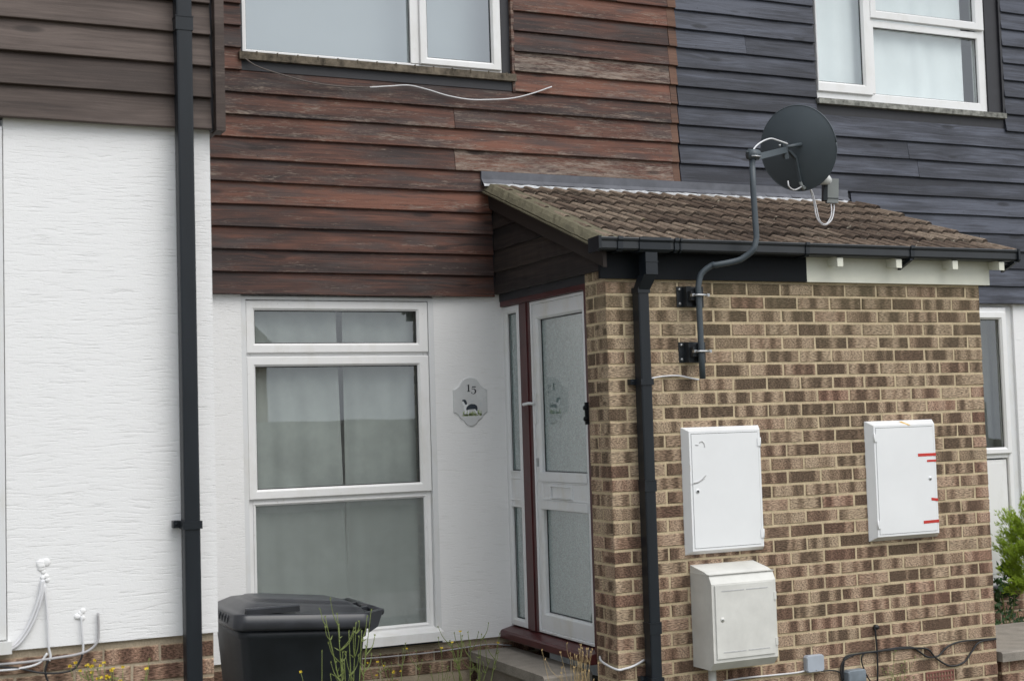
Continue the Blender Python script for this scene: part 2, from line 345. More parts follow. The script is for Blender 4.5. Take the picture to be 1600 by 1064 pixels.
# ------------------------------------------------------------------ wall builders
def brick(mb, F, u0, u1, z0, z1, out=0.0, depth=.1, c=None, both=None, m=0):
    j = lambda a=.0019: random.uniform(-a, a); e = .0045
    mb.F = F; mb.m = m; mb.col = c or (random.random(), random.random(), 0)
    h = lambda p:(p[0]-u0, p[2]-z0)
    L = [[(u0+j(),out-e,z0+j()),(u1+j(),out-e,z0+j()),(u1+j(),out-e,z1+j()),(u0+j(),out-e,z1+j())],
         [(u0+e,out+j(),z0+e+j()),(u1-e,out+j(),z0+e+j()),(u1-e,out+j(),z1-e+j()),(u0+e,out+j(),z1-e+j())]]
    B = [(p[0],-depth,p[2]) for p in L[0]]
    mb.face(L[1], [h(p) for p in L[1]])
    for A, C in ((L[0],L[1]),(B,L[0])):
        for i in range(4):
            n = (i+1)%4; q = [A[i],A[n],C[n],C[i]]
            mb.face(q, [(p[0]-u0+(p[1] if i in (1,3) and A is B else 0), p[2]-z0) for p in q])
def rc(z, u=0):
    lowz = min(1, max(0, (2.0-z)/1.3))
    red = max(0, random.gauss(.10+.38*lowz, .20))
    if random.random() < .06*lowz+.02: red = 1
    return (random.random()*.9+.05*lowz+.02, random.random(), min(1, red))
def wallband(mb, F, u0, u1, ztop, n, first, holes=(), col=rc, mort=.0045):
    """stretcher bond; perpends of course k at first[k%2]+.225*i ; z tops ztop-.075k"""
    for kx in range(n):
        zt = ztop-.075*kx; z0 = zt-.075+.005; z1 = zt-.005
        u = first[kx%2]
        while u > u0: u -= .225
        while u < u1:
            a, b = max(u0, u+.005), min(u1, u+.22)
            if b-a > .02:
                cut = False
                for (ha,hb,hz0,hz1) in holes:
                    if a < hb and b > ha and z0 < hz1 and z1 > hz0: cut = True
                if not cut: brick(mb, F, a, b, z0, z1, random.uniform(-.001,.0015), c=col(zt))
            u += .225
def boards(mb, F, u0, u1, z0, n, ex, of=.022, ot=.002, joints={}, wear={}, holes=(), clip=None, segm=.35):
    """lapped boards: bottom edge out at of, top edge at ot"""
    for b in range(n):
        za = z0+ex*b; zb = za+ex+.018
        segs = [(u0,u1)]
        for (ha,hb,hz0,hz1) in holes:
            if za+ex > hz0+.01 and za < hz1-.01:
                ns = []
                for (a,c) in segs:
                    if ha > a: ns.append((a,min(c,ha)))
                    if hb < c: ns.append((max(a,hb),c))
                segs = [s for s in ns if s[1]-s[0] > .01]
        cuts = joints.get(b, [])
        fin = []
        for (a,c) in segs:
            cs = [a]+[x for x in cuts if a < x < c]+[c]; fin += [(p+(.0015 if p!=a else 0), q-(.0015 if q!=c else 0)) for p,q in zip(cs,cs[1:])]
        base = (random.random(), random.random())
        for si,(a,c) in enumerate(fin):
            rr = base if si == 0 or not cuts else (random.random(), random.random())
            wv = wear.get(b, 0); wv = wv if not callable(wv) else wv(a, c)
            mb.col = (rr[0], rr[1], wv if wv else max(0, random.gauss(.06,.07))); mb.F = F; mb.m = 0
            ns = max(1, int((c-a)/segm)); uo = random.random()*9
            pz = [random.uniform(-.0016,.0016) for _ in range(ns+1)]; po = [random.uniform(-.0015,.002) for _ in range(ns+1)]
            for i in range(ns):
                x0 = a+(c-a)*i/ns; x1 = a+(c-a)*(i+1)/ns
                t0, t1 = zb, zb
                A = (x0,of+po[i],za+pz[i]); B = (x1,of+po[i+1],za+pz[i+1]); C = (x1,ot,t1); D = (x0,ot,t0)
                if clip: C, D = (x1,ot,min(zb,clip(x1))), (x0,ot,min(zb,clip(x0))); 
                if clip and (C[2] <= B[2] and D[2] <= A[2]): continue
                e = .003
                A2 = (A[0],A[1]-e,A[2]-e); B2 = (B[0],B[1]-e,B[2]-e)
                mb.face([A,B,C,D], [(uo+x0,0),(uo+x1,0),(uo+x1,ex),(uo+x0,ex)])
                mb.face([A2,B2,B,A], [(uo+x0,0),(uo+x1,0),(uo+x1,.003),(uo+x0,.003)])
                mb.face([(A2[0],-.002,A2[2]),(B2[0],-.002,B2[2]),B2,A2], [(uo+x0,0)]*4)
            for x, i in ((a,0),(c,ns)):
                if clip and clip(x) < za: continue
                mb.face([(x,of+po[i],za+pz[i]),(x,ot,zb if not clip else min(zb,clip(x))),(x,-.002,zb if not clip else min(zb,clip(x))),(x,-.002,za+pz[i])], [(0,0),(0,ex),(.01,ex),(.01,0)])
def nails(b, F, xs, z0, n, ex, holes=(), of=.0225):
    b.F = F; b.m = 1
    for k_ in range(n):
        for x in xs:
            xx = x+random.uniform(-.02,.02); zz = z0+ex*k_+.022+random.uniform(-.004,.004)
            if any(ha-.01 < xx < hb+.01 and hz0 < zz+.1 and zz < hz1 for (ha,hb,hz0,hz1) in holes): continue
            b.face([(xx+.0028*math.cos(a),of-.0018,zz+.0028*math.sin(a)) for a in (0,1.05,2.1,3.14,4.2,5.25)])
def pane(parent, F, u0, u1, z0, z1, o, mat=GLASS, name='pane', label=None):
    b = MB(F); b.face([(u0,o,z0),(u1,o,z0),(u1,o,z1),(u0,o,z1)]); x = b.build(name, mat, parent)
    if label: x['label'] = label
    return x
def gasket(b, u0, u1, z0, z1, o, w=.005):
    for r in ((u0,u1,z0,z0+w),(u0,u1,z1-w,z1),(u0,u0+w,z0+w,z1-w),(u1-w,u1,z0+w,z1-w)): b.box(r[0],r[1],o,o+.003,r[2],r[3],1)

# ================================================================== LEFT HOUSE
YL = -.64
lh = thing('terraced_house', 'house at the left edge, projecting forward with bright white render under dark brown boards', 'house', (-4.2, YL, 0), 'terraced houses')
b = MB(); b.m = 0
b.box(-3.062+.0, -2.235, YL, YL+.1, .932, 3.06); b.box(-2.335,-2.235,YL+.1,1.5,-.08,3.03); b.cut(); b.box(-6.5,-4.66,YL,YL+.1,.932,3.06)
b.split('rendered_wall', WHITE_FAR, lh)
b = MB(); wallband(b, FA(YL+.012), -6.5, -2.25, .905, 14, (-2.697,-2.585), (), lambda z:(random.random()*.8, random.random(), max(0,random.gauss(.35,.25))))
b.m = 1; b.F = lambda a,c,d:(a,c,d); b.box(-6.5,-2.252,YL+.0165,YL+.12,-.1,.93); b.m = 1
b.build('plinth', [BR_LEFT, MORT2], lh)
b = MB(); boards(b, FA(YL-.022), -6.5, -2.235, 3.034, 18, .1345, .026, .002, wear={}); b.m = 0
b.F = lambda a,c,d:(a,c,d); b.box(-6.5,-2.236,YL-.02,YL+.05,3.036,5.4)
b.build('cladding', CL_LEFT, lh)
b = MB(lambda u,o,z:(-2.222+o, u, z)); boards(b, b.F, YL-.03, 1.38, 3.034, 18, .1345, .026, .002); b.build('side_cladding', CL_LEFT, lh)
b = MB(); b.box(-2.222,-2.183,YL-.075,YL+.02,3.022,5.4); b.build('corner_post', CL_LEFT, lh)
b = MB(); b.box(-2.236,-2.2215,YL-.02,YL+.0,3.03,5.4); b.build('corner_gap_board', DKBOARD, lh)
b = MB(); b.cut(); b.box(-6.5,-2.34,YL+.2,6,2.6,2.75); b.cut(); b.box(-6.5,-2.34,3.9,4.0,-.08,5.4); b.cut(); b.box(-6.5,-2.34,YL+.1,4,5.3,5.4); b.split('inner_wall', WHITE_MID, lh)
wn = MB(FA(YL)); wn.ring(-4.64,-3.066,.975,3.0,.07,.07,.07,.07,.012,-.06); W = wn.build('window', UPVC2, lh)
b = MB(FA(YL)); b.box(-4.68,-3.05,-.05,.045,.925,.972); b.build('sill', UPVC2, W); pane(W, FA(YL), -4.6,-3.12,1.02,2.94,-.03)
b = MB(); b.box(-6.7,-2.15,YL-.35,4.2,5.4,5.46); b.build('roof', TILE, lh)

# ================================================================== MIDDLE HOUSE (number 15)
YA = 1.40
mh = thing('terraced_house', 'middle house set back, peeling red-brown boards above white render with the 15 plaque', 'house', (-.5, YA, 0), 'terraced houses')
b = MB(); B = b.box
B(-2.3,-1.606,YA,YA+.1,.465,2.56); b.cut(); B(-.425,.06,YA,YA+.1,.465,2.56); B(-1.606,-.425,YA+.045,YA+.1,2.514,2.56)
b.split('rendered_wall', WHITE_MID, mh)
b = MB(); B = b.box
B(-1.6065,-1.578,YA+.002,YA+.06,.54,2.53); B(-.458,-.4245,YA+.002,YA+.06,.54,2.53); B(-1.578,-.458,YA+.002,YA+.06,2.511,2.53); b.build('window_reveal', UPVC2, mh)
b = MB(); wallband(b, FA(YA+.02), -2.2, .3, .430, 7, (-.245,-.135), ((-.57,-.36,.19,.28),), lambda z:(random.random()*.6, random.random(), max(0,random.gauss(.2,.2))))
b.F = lambda a,c,d:(a,c,d); b.m = 1; b.box(-2.2,.3,YA+.025,YA+.12,-.1,.475)
b.build('plinth', [BR_MID, MORT2], mh)
WHL = (-1.585,.152,3.846,6.0)
EX = .1295; Z0 = 2.54
b = MB()
wr = {11: lambda a,c: .50 if a > .0 else .05, 12: .08, 6: lambda a,c: .46 if a > -.3 else .10, 10: .22, 9:.2, 8:.24, 7:.2, 4:.14, 5:.18, 1:.05, 2:.03}
boards(b, FA(YA-.019), -2.21, 1.285, Z0, 22, EX, .024, .002, {8:[-.265], 6:[-.27], 10:[.14], 15:[.9], 3:[-2.1]}, wr, (WHL,(-.032,3,2.0,3.30)))
nails(b, FA(YA-.0215), [-1.95+.45*i for i in range(8)], Z0, 22, EX, (WHL,(-.032,3,2.0,3.30)))
b.build('cladding', [CL_MID, GASK], mh)
b = MB(); 
for i in range(22):
    if i != 5 and Z0+EX*i < 3.2: continue
    if i > 5: boards(b, FA(YA-.0202), 1.285+random.uniform(-.004,.004), 1.345+random.uniform(-.003,.009)-(i-14)*-.0015, Z0+EX*i, 1, EX, .024, .002, {}, {}, ())
b.build('cladding_strip', CL_MIDN, mh)
b = MB(); b.box(-2.2,-1.58,YA-.018,YA+.05,2.56,5.4); b.box(.15,1.345,YA-.018,YA+.05,2.56,5.4); b.box(-1.58,.15,YA-.018,YA+.05,2.56,3.85); b.build('sheathing', DKBOARD, mh)
b = MB(); B = b.box
B(-2.3,1.345,YA+.2,4,2.62,2.75); b.cut(); B(-2.3,1.345,3.9,4.0,-.08,5.4); b.cut(); B(-2.3,1.345,YA,4,5.3,5.4); b.cut(); B(1.25,1.345,YA+.06,3.9,-.08,5.4); b.split('inner_wall', WHITE_MID, mh)
b = MB(); b.box(-2.3,1.345,YA-.35,4.2,5.4,5.46); b.build('roof', TILE, mh)
# downstairs window
F = FA(YA+.03)
b = MB(F); b.ring(-1.578,-.458,.54,2.511,.03,.03,.03,.012,.0,-.06,.004)
b.box(-1.548,-.488,-.06,-.001,1.345,1.372); b.box(-1.548,-.488,-.06,-.001,2.178,2.204)
b.m = 1; gasket(b, -1.548,-.488,.57,1.345,-.02); b.m = 0
b.ring(-1.55,-.486,.568,1.347,.018,.018,.018,.018,.004,-.02,.01)
W = b.build('window', [UPVC, GASK], mh)
for (z0,z1) in ((2.204,2.507),(1.368,2.182)):
    s = MB(F); s.ring(-1.576,-.460,z0,z1,.052,.068,.055,.056,.022,-.01,.012); gasket(s, -1.524,-.528,z0+.055,z1-.056,-.004)
    s.build('sash', [UPVC, GASK], W)
    pane(W, F, -1.524,-.528,z0+.055,z1-.056,-.006)
pane(W, F, -1.535,-.50,.585,1.33,-.012, label='largest lower pane, misted with condensation').data.materials[0] = m_glass('misted_glass', .05, (.92,.96,.95), .0, .26)
s = MB(F); s.box(-1.60,-.43,-.02,.075,.482,.535); s.face([(-1.6,.0,.56),(-1.6,.075,.535),(-.43,.075,.535),(-.43,.0,.56)]); s.face([(-1.6,.0,.56),(-.43,.0,.56),(-.43,.0,.535),(-1.6,.0,.535)]); s.build('sill', UPVC, W)
s = MB(F); s.box(-1.60,-.43,-.02,.05,.468,.482); s.build('sill_shadow_strip', DKBOARD, W)  # dark strip standing in for the shadow under the sill
# upstairs window
F = FA(YA-.005)
b = MB(F); b.ring(-1.572,.080,3.940,6.0,.026,.05,.026,.05,.0,-.06,.006); b.box(-.530,-.474,-.05,.003,3.966,5.95); gasket(b, -1.547,-.529,3.965,5.9,-.02)
W = b.build('window', [UPVC, GASK], mh)
s = MB(F); s.ring(-.474,.070,3.962,5.95,.052,.062,.045,.05,.018,-.01,.012); gasket(s, -.422,.008,4.007,5.9,-.004); s.build('sash', [UPVC,GASK], W)
pane(W, F, -1.546,-.53,3.966,5.95,-.03, GLASS_UP); pane(W, F, -.422,.008,4.007,5.9,-.006, GLASS_UP)
s = MB(F); s.box(-1.60,.155,-.02,.052,3.893,3.938); 
for i in range(14): s.box(-1.5+i*.122,-1.495+i*.122,.03,.055,3.925,3.943)
s.build('sill', WEATH, W)
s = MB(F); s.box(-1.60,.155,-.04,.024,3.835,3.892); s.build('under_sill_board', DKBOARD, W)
s = MB(F); s.box(.080,.136,-.06,.004,3.94,5.6); s.cut(); s.box(-1.60,-1.573,-.06,.012,3.94,5.6); s.split('jamb', DKBOARD, W)
s = MB(F); s.box(.137,.156,-.06,.032,3.83,5.6); s.build('jamb_trim', CL_MID, W)

# ================================================================== RIGHT HOUSE
rh = thing('terraced_house', 'right-hand house behind the porch, clad in blue-black boards with a net-curtained window', 'house', (3.4, YA, 0), 'terraced houses')
WHR = (2.475,4.205,3.925,6.0)
b = MB(); boards(b, FA(YA-.019), 1.345, 7.0, Z0-.006, 22, EX, .024, .002, {8:[3.265],7:[3.35],5:[2.1,5.3],10:[5.1],13:[1.9],3:[3.9]}, {i:.001 for i in range(22)}, (WHR,(1,2.74,2.0,3.29)))
nails(b, FA(YA-.0215), [1.5+.45*i for i in range(12)], Z0-.006, 22, EX, (WHR,(1,2.74,2.0,3.29)))
b.build('cladding', [CL_RIGHT, GASK], rh)
b = MB(); b.box(1.345,2.48,YA-.018,YA+.05,2.56,5.4); b.box(4.2,7,YA-.018,YA+.05,2.56,5.4); b.box(2.48,4.2,YA-.018,YA+.05,2.56,3.94); b.build('sheathing', DKBOARD, rh)
b = MB(); B = b.box
B(4.215,7.0,YA,YA+.1,.44,2.56); b.box(2.5,4.215,YA+.03,YA+.1,2.505,2.56); b.build('rendered_wall', WHITE_FAR, rh)
b = MB(); b.box(4.135,4.2155,YA+.02,YA+.08,.44,2.51); b.build('door_reveal', UPVC2, rh)
b = MB(); wallband(b, FA(YA+.02), 2.6, 7, .430, 7, (2.63,2.74), (), lambda z:(random.random()*.5, random.random(), max(0,random.gauss(.3,.2))))
b.F = lambda a,c,d:(a,c,d); b.m = 1; b.box(2.6,7,YA+.025,YA+.12,-.1,.475); b.build('plinth', [BR_MID, MORT2], rh)
F = FA(YA-.02)
b = MB(F); b.box(2.6,4.2,-.06,.02,.435,.475); b.build('door_sill', LEAD, rh)
F = FA(YA+.0)
b = MB(F); b.ring(3.2,4.135,.475,2.505,.05,.045,.05,.05,.01,-.05,.008); b.box(3.25,4.09,-.04,.006,1.398,1.44)
D = b.build('door', [UPVC, GASK], rh)
s = MB(F); s.ring(3.26,4.115,1.43,2.47,.05,.055,.045,.055,.03,-.01,.014); gasket(s, 3.31,4.06,1.475,2.415,.0); s.build('sash', [UPVC,GASK], D)
pane(D, F, 3.31,4.06,1.475,2.415,-.004)
s = MB(F); s.box(3.26,4.075,-.03,.0,.53,1.385); s.box(3.30,4.04,.0,.004,.56,1.36); s.build('panel', UPVC, D)
# upstairs window right
F = FA(YA-.005)
b = MB(F); b.ring(2.492,4.062,3.958,6.0,.02,.075,.072,.05,.0,-.06,.008); b.box(2.955,3.018,-.05,.004,4.03,5.95); b.box(3.018,3.99,-.05,.004,4.515,4.56)
gasket(b, 3.018,3.987,4.03,4.515,-.02); W = b.build('window', [UPVC,GASK], rh)
s = MB(F); s.ring(2.502,2.985,4.012,5.95,.02,.075,.072,.05,.02,-.01,.014); gasket(s, 2.522,2.910,4.084,5.9,-.004); s.build('sash', [UPVC,GASK], W)
s = MB(F); s.ring(2.985,4.045,4.575,5.3,.062,.092,.062,.05,.022,-.01,.014); gasket(s, 3.047,3.953,4.637,5.25,-.004); s.build('sash', [UPVC,GASK], W)
pane(W, F, 3.018,3.987,4.03,4.515,-.03); pane(W, F, 2.522,2.91,4.084,5.9,-.006); pane(W, F, 3.047,3.953,4.637,5.25,-.006)
s = MB(F); s.box(2.482,4.20,-.02,.05,3.918,3.956); s.build('sill', plain('grey_weathered_sill', (.22,.22,.20), .9, .6, 25, .2, bump=.002), W)
s = MB(F); s.box(4.063,4.185,-.06,.012,3.957,5.6); s.box(4.186,4.207,-.06,.03,3.93,5.6); s.cut(); s.box(2.47,2.4915,-.06,.014,3.957,5.6); s.split('jamb', DKBOARD, W)
b = MB(); B = b.box
B(1.35,7,YA+.2,4,2.62,2.75); b.cut(); B(1.35,7,3.9,4.0,-.08,5.4); b.cut(); B(1.35,7,YA,4,5.3,5.4); b.cut(); B(1.35,1.45,YA+.06,3.9,-.08,5.4); b.cut(); B(6.9,7,YA+.06,3.9,-.08,5.4); b.split('inner_wall', WHITE_MID, rh)
b = MB(); b.box(1.345,7.2,YA-.35,4.2,5.4,5.46); b.build('roof', TILE, rh)

# ================================================================== PORCH
PW = 2.5775
po = thing('brick_porch', 'projecting brick entrance porch with tiled lean-to roof and a white glazed door in its side', 'porch', (1.29, 0, 0))
def front_cols():
    b = MB(); F = FA(0)
    for kx in range(-1, 34):
        z1 = 2.5-.075*kx-.005; z0 = z1-.065; odd = (kx % 2 == 0)     # kx=0 is the top visible course
        xs = [0] + ([.215+.005+.225*i for i in range(11)] if odd else [.1025+.005+.225*i for i in range(11)]) + [PW]
        for i in range(len(xs)-1):
            a = xs[i]+(.005 if i else 0); c = xs[i+1]-(.005 if i < len(xs)-2 else 0)
            if c-a < .02: continue
            if kx >= 30 and 2.02 < (a+c)/2 < 2.25 and kx == 30: continue
            dp = .1
            if i == 0: dp = .1025 if odd else .135
            cc = rc(z1)
            if i == len(xs)-2 and odd and z1 < 2.0 and random.random() < .7: cc = (.55+.2*random.random(), random.random(), 1)
            if i <= 1: cc = (min(1, cc[0]*.6+.32), cc[1], cc[2])
            o = random.uniform(-.0012,.0018)
            if i == 0:            # corner brick shows on the door side as well
                brick(b, F, a, c, z0, z1, o, dp, cc); 
                S2 = FX(0); q = .0045
                b.F = S2; b.col = cc
                b.face([(q,0,z0+q),(dp-q,0,z0+q),(dp-q,0,z1-q),(q,0,z1-q)], [(.3,0),(.3+dp,0),(.3+dp,.065),(.3,.065)])
            else: brick(b, F, a, c, z0, z1, o, dp, cc)
        d0 = .1125 if odd else .145
        brick(b, FX(0), d0, .234, z0, z1, random.uniform(-.001,.001), .1, rc(z1))
    b.F = lambda a,c,d:(a,c,d); b.m = 1
    b.box(.0032,PW-.0032,.0032,.102,-.1,2.575); b.box(.0032,.1,.1025,.2335,-.1,2.575)
    b.box(PW-.1,PW,.11,YA-.01,-.1,2.6); b.box(.06,PW-.11,.11,YA,2.52,2.56)
    # air brick
    return b
b = front_cols(); b.build('brick_wall', [BR_PORCH, MORT], po)
b = MB(); b.m = 0; x0, x1, z0, z1 = 2.03,2.24,.180,.2447
b.box(x0,x1,-.004,.05,z0,z0+.010); b.box(x0,x1,-.004,.05,z1-.010,z1); b.box(x0,x1,-.004,.05,.2085,.2165)
for i in range(10): b.box(x0+i*.0222,x0+i*.0222+.011,-.003,.05,z0+.010,z1-.010)
b.box(x0,x1,.02,.06,z0,z1,1)
b.build('air_brick', [plain('terracotta', (.20,.085,.065), .9, .3, 30), GASK], po)
# roof: tiles on a 20 degree plane
K = .364; Y0 = -.085; ZR = lambda y: 2.688 + (y-Y0)*K
nx = math.sqrt(1+K*K)
def tiles():
    b = MB(); b.F = lambda a,c,d:(a,c,d)
    tw = .297; G = (YA-Y0)/6.0
    for kx in range(6):
        xoff = -.055+(.0 if kx%2 == 0 else .0); x = xoff; xe = 2.805
        ya = Y0+G*kx-.012; yb = ya+G+.03
        while x < xe-.02:
            x2 = min(x+tw, xe); ns = max(4,int((x2-x)/.0083)); b.col = (random.random(), random.random(), 0)
            dz = random.uniform(-.003,.004); dy = random.uniform(-.007,.007); tl = random.uniform(-.004,.004)
            vs = []; 
            for i in range(ns+1):
                t = x+(x2-x)*i/ns; u = (t-x)/.099
                q = abs((u % 1)-.5)*2                      # 0 on the ridge, 1 in the pan
                r = .021*max(0, 1-(q/.62)**2.2) if q < .62 else -.002*math.sin((q-.62)/.38*math.pi/2)
                ya2 = ya+dy
                for (yy, h) in ((ya2+.004,-.004),(ya2-.001,.018+r+dz),(ya2+.004,.020+r+dz),((ya+yb)/2,.012+r+dz*.5),(yb,.001+r)): vs.append((t+tl*(1 if yy > ya2+.1 else 0), yy, ZR(yy)+h))
            cA, cB = b.col[0], b.col[1]
            for i in range(ns):
                t = x+(x2-x)*(i+.5)/ns; q = abs((((t-x)/.099) % 1)-.5)*2
                for j in range(4):
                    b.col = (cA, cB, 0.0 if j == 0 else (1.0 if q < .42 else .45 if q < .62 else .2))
                    b.face([vs[k_] for k_ in (i*5+j,(i+1)*5+j,(i+1)*5+j+1,i*5+j+1)])
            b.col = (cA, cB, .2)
            for xx, s in ((x,0),(x2,ns)):
                e = [vs[s*5+j] for j in range(5)]; b.mesh(e+[(xx,yb,ZR(yb)-.002),(xx,ya,ZR(ya)-.002)], [tuple(range(7))], False)
            x = x2+.002
    return b
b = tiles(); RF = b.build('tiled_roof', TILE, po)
def slope(b, x0, x1, y0, y1, o0, o1, m=0):
    b.hexa([(x0,y0,ZR(y0)+o0),(x1,y0,ZR(y0)+o0),(x1,y1,ZR(y1)+o0),(x0,y1,ZR(y1)+o0)], [(x0,y0,ZR(y0)+o1),(x1,y0,ZR(y0)+o1),(x1,y1,ZR(y1)+o1),(x0,y1,ZR(y1)+o1)], m)
b = MB(); slope(b, -.03, 2.70, -.02, YA-.002, -.06, -.008); b.build('roof_deck', DKBOARD, po)
b = MB()                                                        # bedding mortar along the verge
n = 46; vs = []
for i in range(n+1):
    y = Y0-.01+(YA-.02-Y0)*i/n; j = random.uniform(-.004,.008)
    for (x,o) in ((-.088,-.022),(-.092+j*.6,-.012),(-.074+j,.012),(-.052,.030),(.05,.030),(.05,-.022)): vs.append((x,y,ZR(y)+o+random.uniform(-.002,.002)))
b.mesh(vs, [(i*6+j,(i+1)*6+j,(i+1)*6+j+1,i*6+j+1) for i in range(n) for j in range(5)]+[tuple(range(6))], False)
slope(b, -.100, .05, Y0-.015, YA-.02, -.030, -.021); b.build('verge_mortar', MORTV, po)
b = MB(); slope(b, -.052, -.0305, -.08, YA-.02, -.13, -.032); b.build('barge_board', CL_GABLE, po)
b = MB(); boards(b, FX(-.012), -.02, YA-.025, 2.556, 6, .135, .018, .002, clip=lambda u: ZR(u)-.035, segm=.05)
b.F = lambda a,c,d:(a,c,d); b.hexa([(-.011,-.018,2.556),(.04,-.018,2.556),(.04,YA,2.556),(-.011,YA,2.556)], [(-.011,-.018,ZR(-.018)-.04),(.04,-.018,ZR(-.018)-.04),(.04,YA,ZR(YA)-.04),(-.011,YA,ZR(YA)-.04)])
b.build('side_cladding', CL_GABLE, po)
b = MB(); b.box(-.04,1.288,-.024,-.001,2.507,2.70); tag(b.build('fascia', BLACKF, po), 'black left half of the fascia')
b = MB(); b.box(1.288,2.64,-.024,-.001,2.507,2.70); tag(b.build('fascia', WHITEF, po), 'white right half of the fascia')
for x in (1.475,1.895,2.315,2.675):
    b = MB(); b.hexa([(x-.04,-.115,2.588),(x,-.115,2.588),(x,-.0245,2.600),(x-.04,-.0245,2.600)], [(x-.04,-.115,2.638),(x,-.115,2.638),(x,-.0245,2.67),(x-.04,-.0245,2.67)]); b.build('rafter_end', WHITEF, po)
b = MB(); n = 40
for i in range(n):
    xa = -.10+2.80*i/n; xb = -.10+2.80*(i+1)/n; q = random.uniform(-.003,.003)
    b.face([(xa,YA-.070,ZR(YA-.070)+.036+q),(xb,YA-.070,ZR(YA-.070)+.036+q),(xb,YA-.040,ZR(YA)+.045),(xa,YA-.040,ZR(YA)+.045)]); b.face([(xa,YA-.046,ZR(YA)+.03),(xb,YA-.046,ZR(YA)+.03),(xb,YA-.046,3.316),(xa,YA-.046,3.316)])
b.face([(-.10,YA-.046,ZR(YA)),(-.10,YA-.046,3.316),(-.10,YA,3.316),(-.10,YA,ZR(YA))])
fl = b.build('flashing', LEAD, po)
b = MB(); vs = []
for i in range(91):
    x = -.10+2.78*i/90; j = random.uniform(-.006,.006); jy = random.uniform(-.01,.01)
    for (y,o) in ((YA-.078+jy,.018),(YA-.076+jy,.028+j*.6),(YA-.069+jy*.5,.033+j*.6),(YA-.063,.032)): vs.append((x,y,ZR(y)+o))
b.mesh(vs, [(i*4+j,(i+1)*4+j,(i+1)*4+j+1,i*4+j+1) for i in range(90) for j in range(3)], True); b.build('sealant_line', LEADW, fl)
# door and side light in the porch's flank
F = FX(.05)
b = MB(F)
B = b.box
B(.2355,1.42,-.06,.03,2.478,2.556); B(1.02,1.168,-.06,.012,.53,2.478); B(.236,.262,-.06,.045,.50,2.478)
b.box(1.058,1.122,.012,.018,.53,2.478)
b.build('door_frame', MAROON, po)
b = MB(F); B = b.box
b.extr([(-.06,.455),(.085,.455),(.092,.463),(.092,.495),(.082,.507),(.012,.524),(-.06,.53)], .236, 1.46); b.build('threshold', MAROON, po)
b = MB(F); b.box(.2365,1.42,-.01,.034,2.510,2.556); b.build('head_board', DKBOARD, po)
b = MB(F); b.box(1.41,1.436,-.06,.006,.53,2.5); b.build('jamb', DKBOARD, po)
b = MB(F); u0,u1 = .262,1.018
b.ring(u0,u1,.532,2.476,.018,.018,.018,.018,.012,-.05,.003)
b.ring(u0+.018,u1-.018,.55,2.458,.092,.055,.10,.092,.004,-.036,.012)
b.box(u0+.09,u1-.065,-.02,.002,1.252,1.470); 
b.box(u0+.095,u1-.075,.002,.012,1.418,1.466); b.box(u0+.095,u1-.075,.002,.012,1.256,1.302)
b.ring(u0+.10,u1-.080,1.305,1.415,.012,.012,.012,.012,.006,.0,.004)
gasket(b, u0+.11,u1-.073,1.470,2.366,-.029); gasket(b, u0+.11,u1-.073,.65,1.252,-.029); b.box(u0+.09,u1-.065,-.034,-.02,1.252,1.470)
D = b.build('door', [UPVC2, GASK], po)
pane(D, F, u0+.10,u1-.065,1.46,2.38,-.030, OBSC, label='upper door pane of obscured glass reflecting the house number'); pane(D, F, u0+.10,u1-.065,.64,1.26,-.030, OBSC)
b = MB(F); b.ring(.54,.81,1.318,1.392,.006,.006,.006,.006,.016,.002,.003); b.box(.555,.795,.002,.007,1.325,1.385); b.build('letterbox', UPVC2, D)
b = MB(F); b.box(.965,.985,.004,.016,1.75,1.93); b.build('handle', UPVC2, D)
b = MB(); b.tube([F(.975,.016,1.87), F(.975,.05,1.872)], .008); b.tube(cat([F(.975,.045,1.872), F(.99,.055,1.872), F(1.05,.055,1.868)]), .009); b.build('handle_lever', UPVC2, D)
b = MB(F); b.box(.968,.984,.004,.012,1.50,1.55); b.build('lock', STEEL, D)
b = MB(F)
b.ring(1.17,1.412,.532,2.476,.045,.055,.045,.045,.014,-.05,.012); b.box(1.21,1.36,-.02,.004,1.252,1.470); b.ring(1.208,1.362,1.25,1.30,.01,.01,.01,.01,.012,.0,.004); b.ring(1.208,1.362,1.42,1.47,.01,.01,.01,.01,.012,.0,.004)
gasket(b, 1.215,1.357,1.470,2.431,-.01); gasket(b, 1.215,1.357,.577,1.252,-.01)
SLT = b.build('side_light', [UPVC2, GASK], po)
pane(SLT, F, 1.215,1.357,1.46,2.44,-.014, OBSC); pane(SLT, F, 1.215,1.357,.57,1.26,-.014, OBSC)
b = MB(); b.tube([(-.03,.232,1.83),(-.008,.232,1.83)], .012); b.tube([(-.03,.232,1.77),(-.008,.232,1.77)], .012); b.box(-.022,-.004,.225,.24,1.74,1.86); b.build('hook', BLACKF, po)
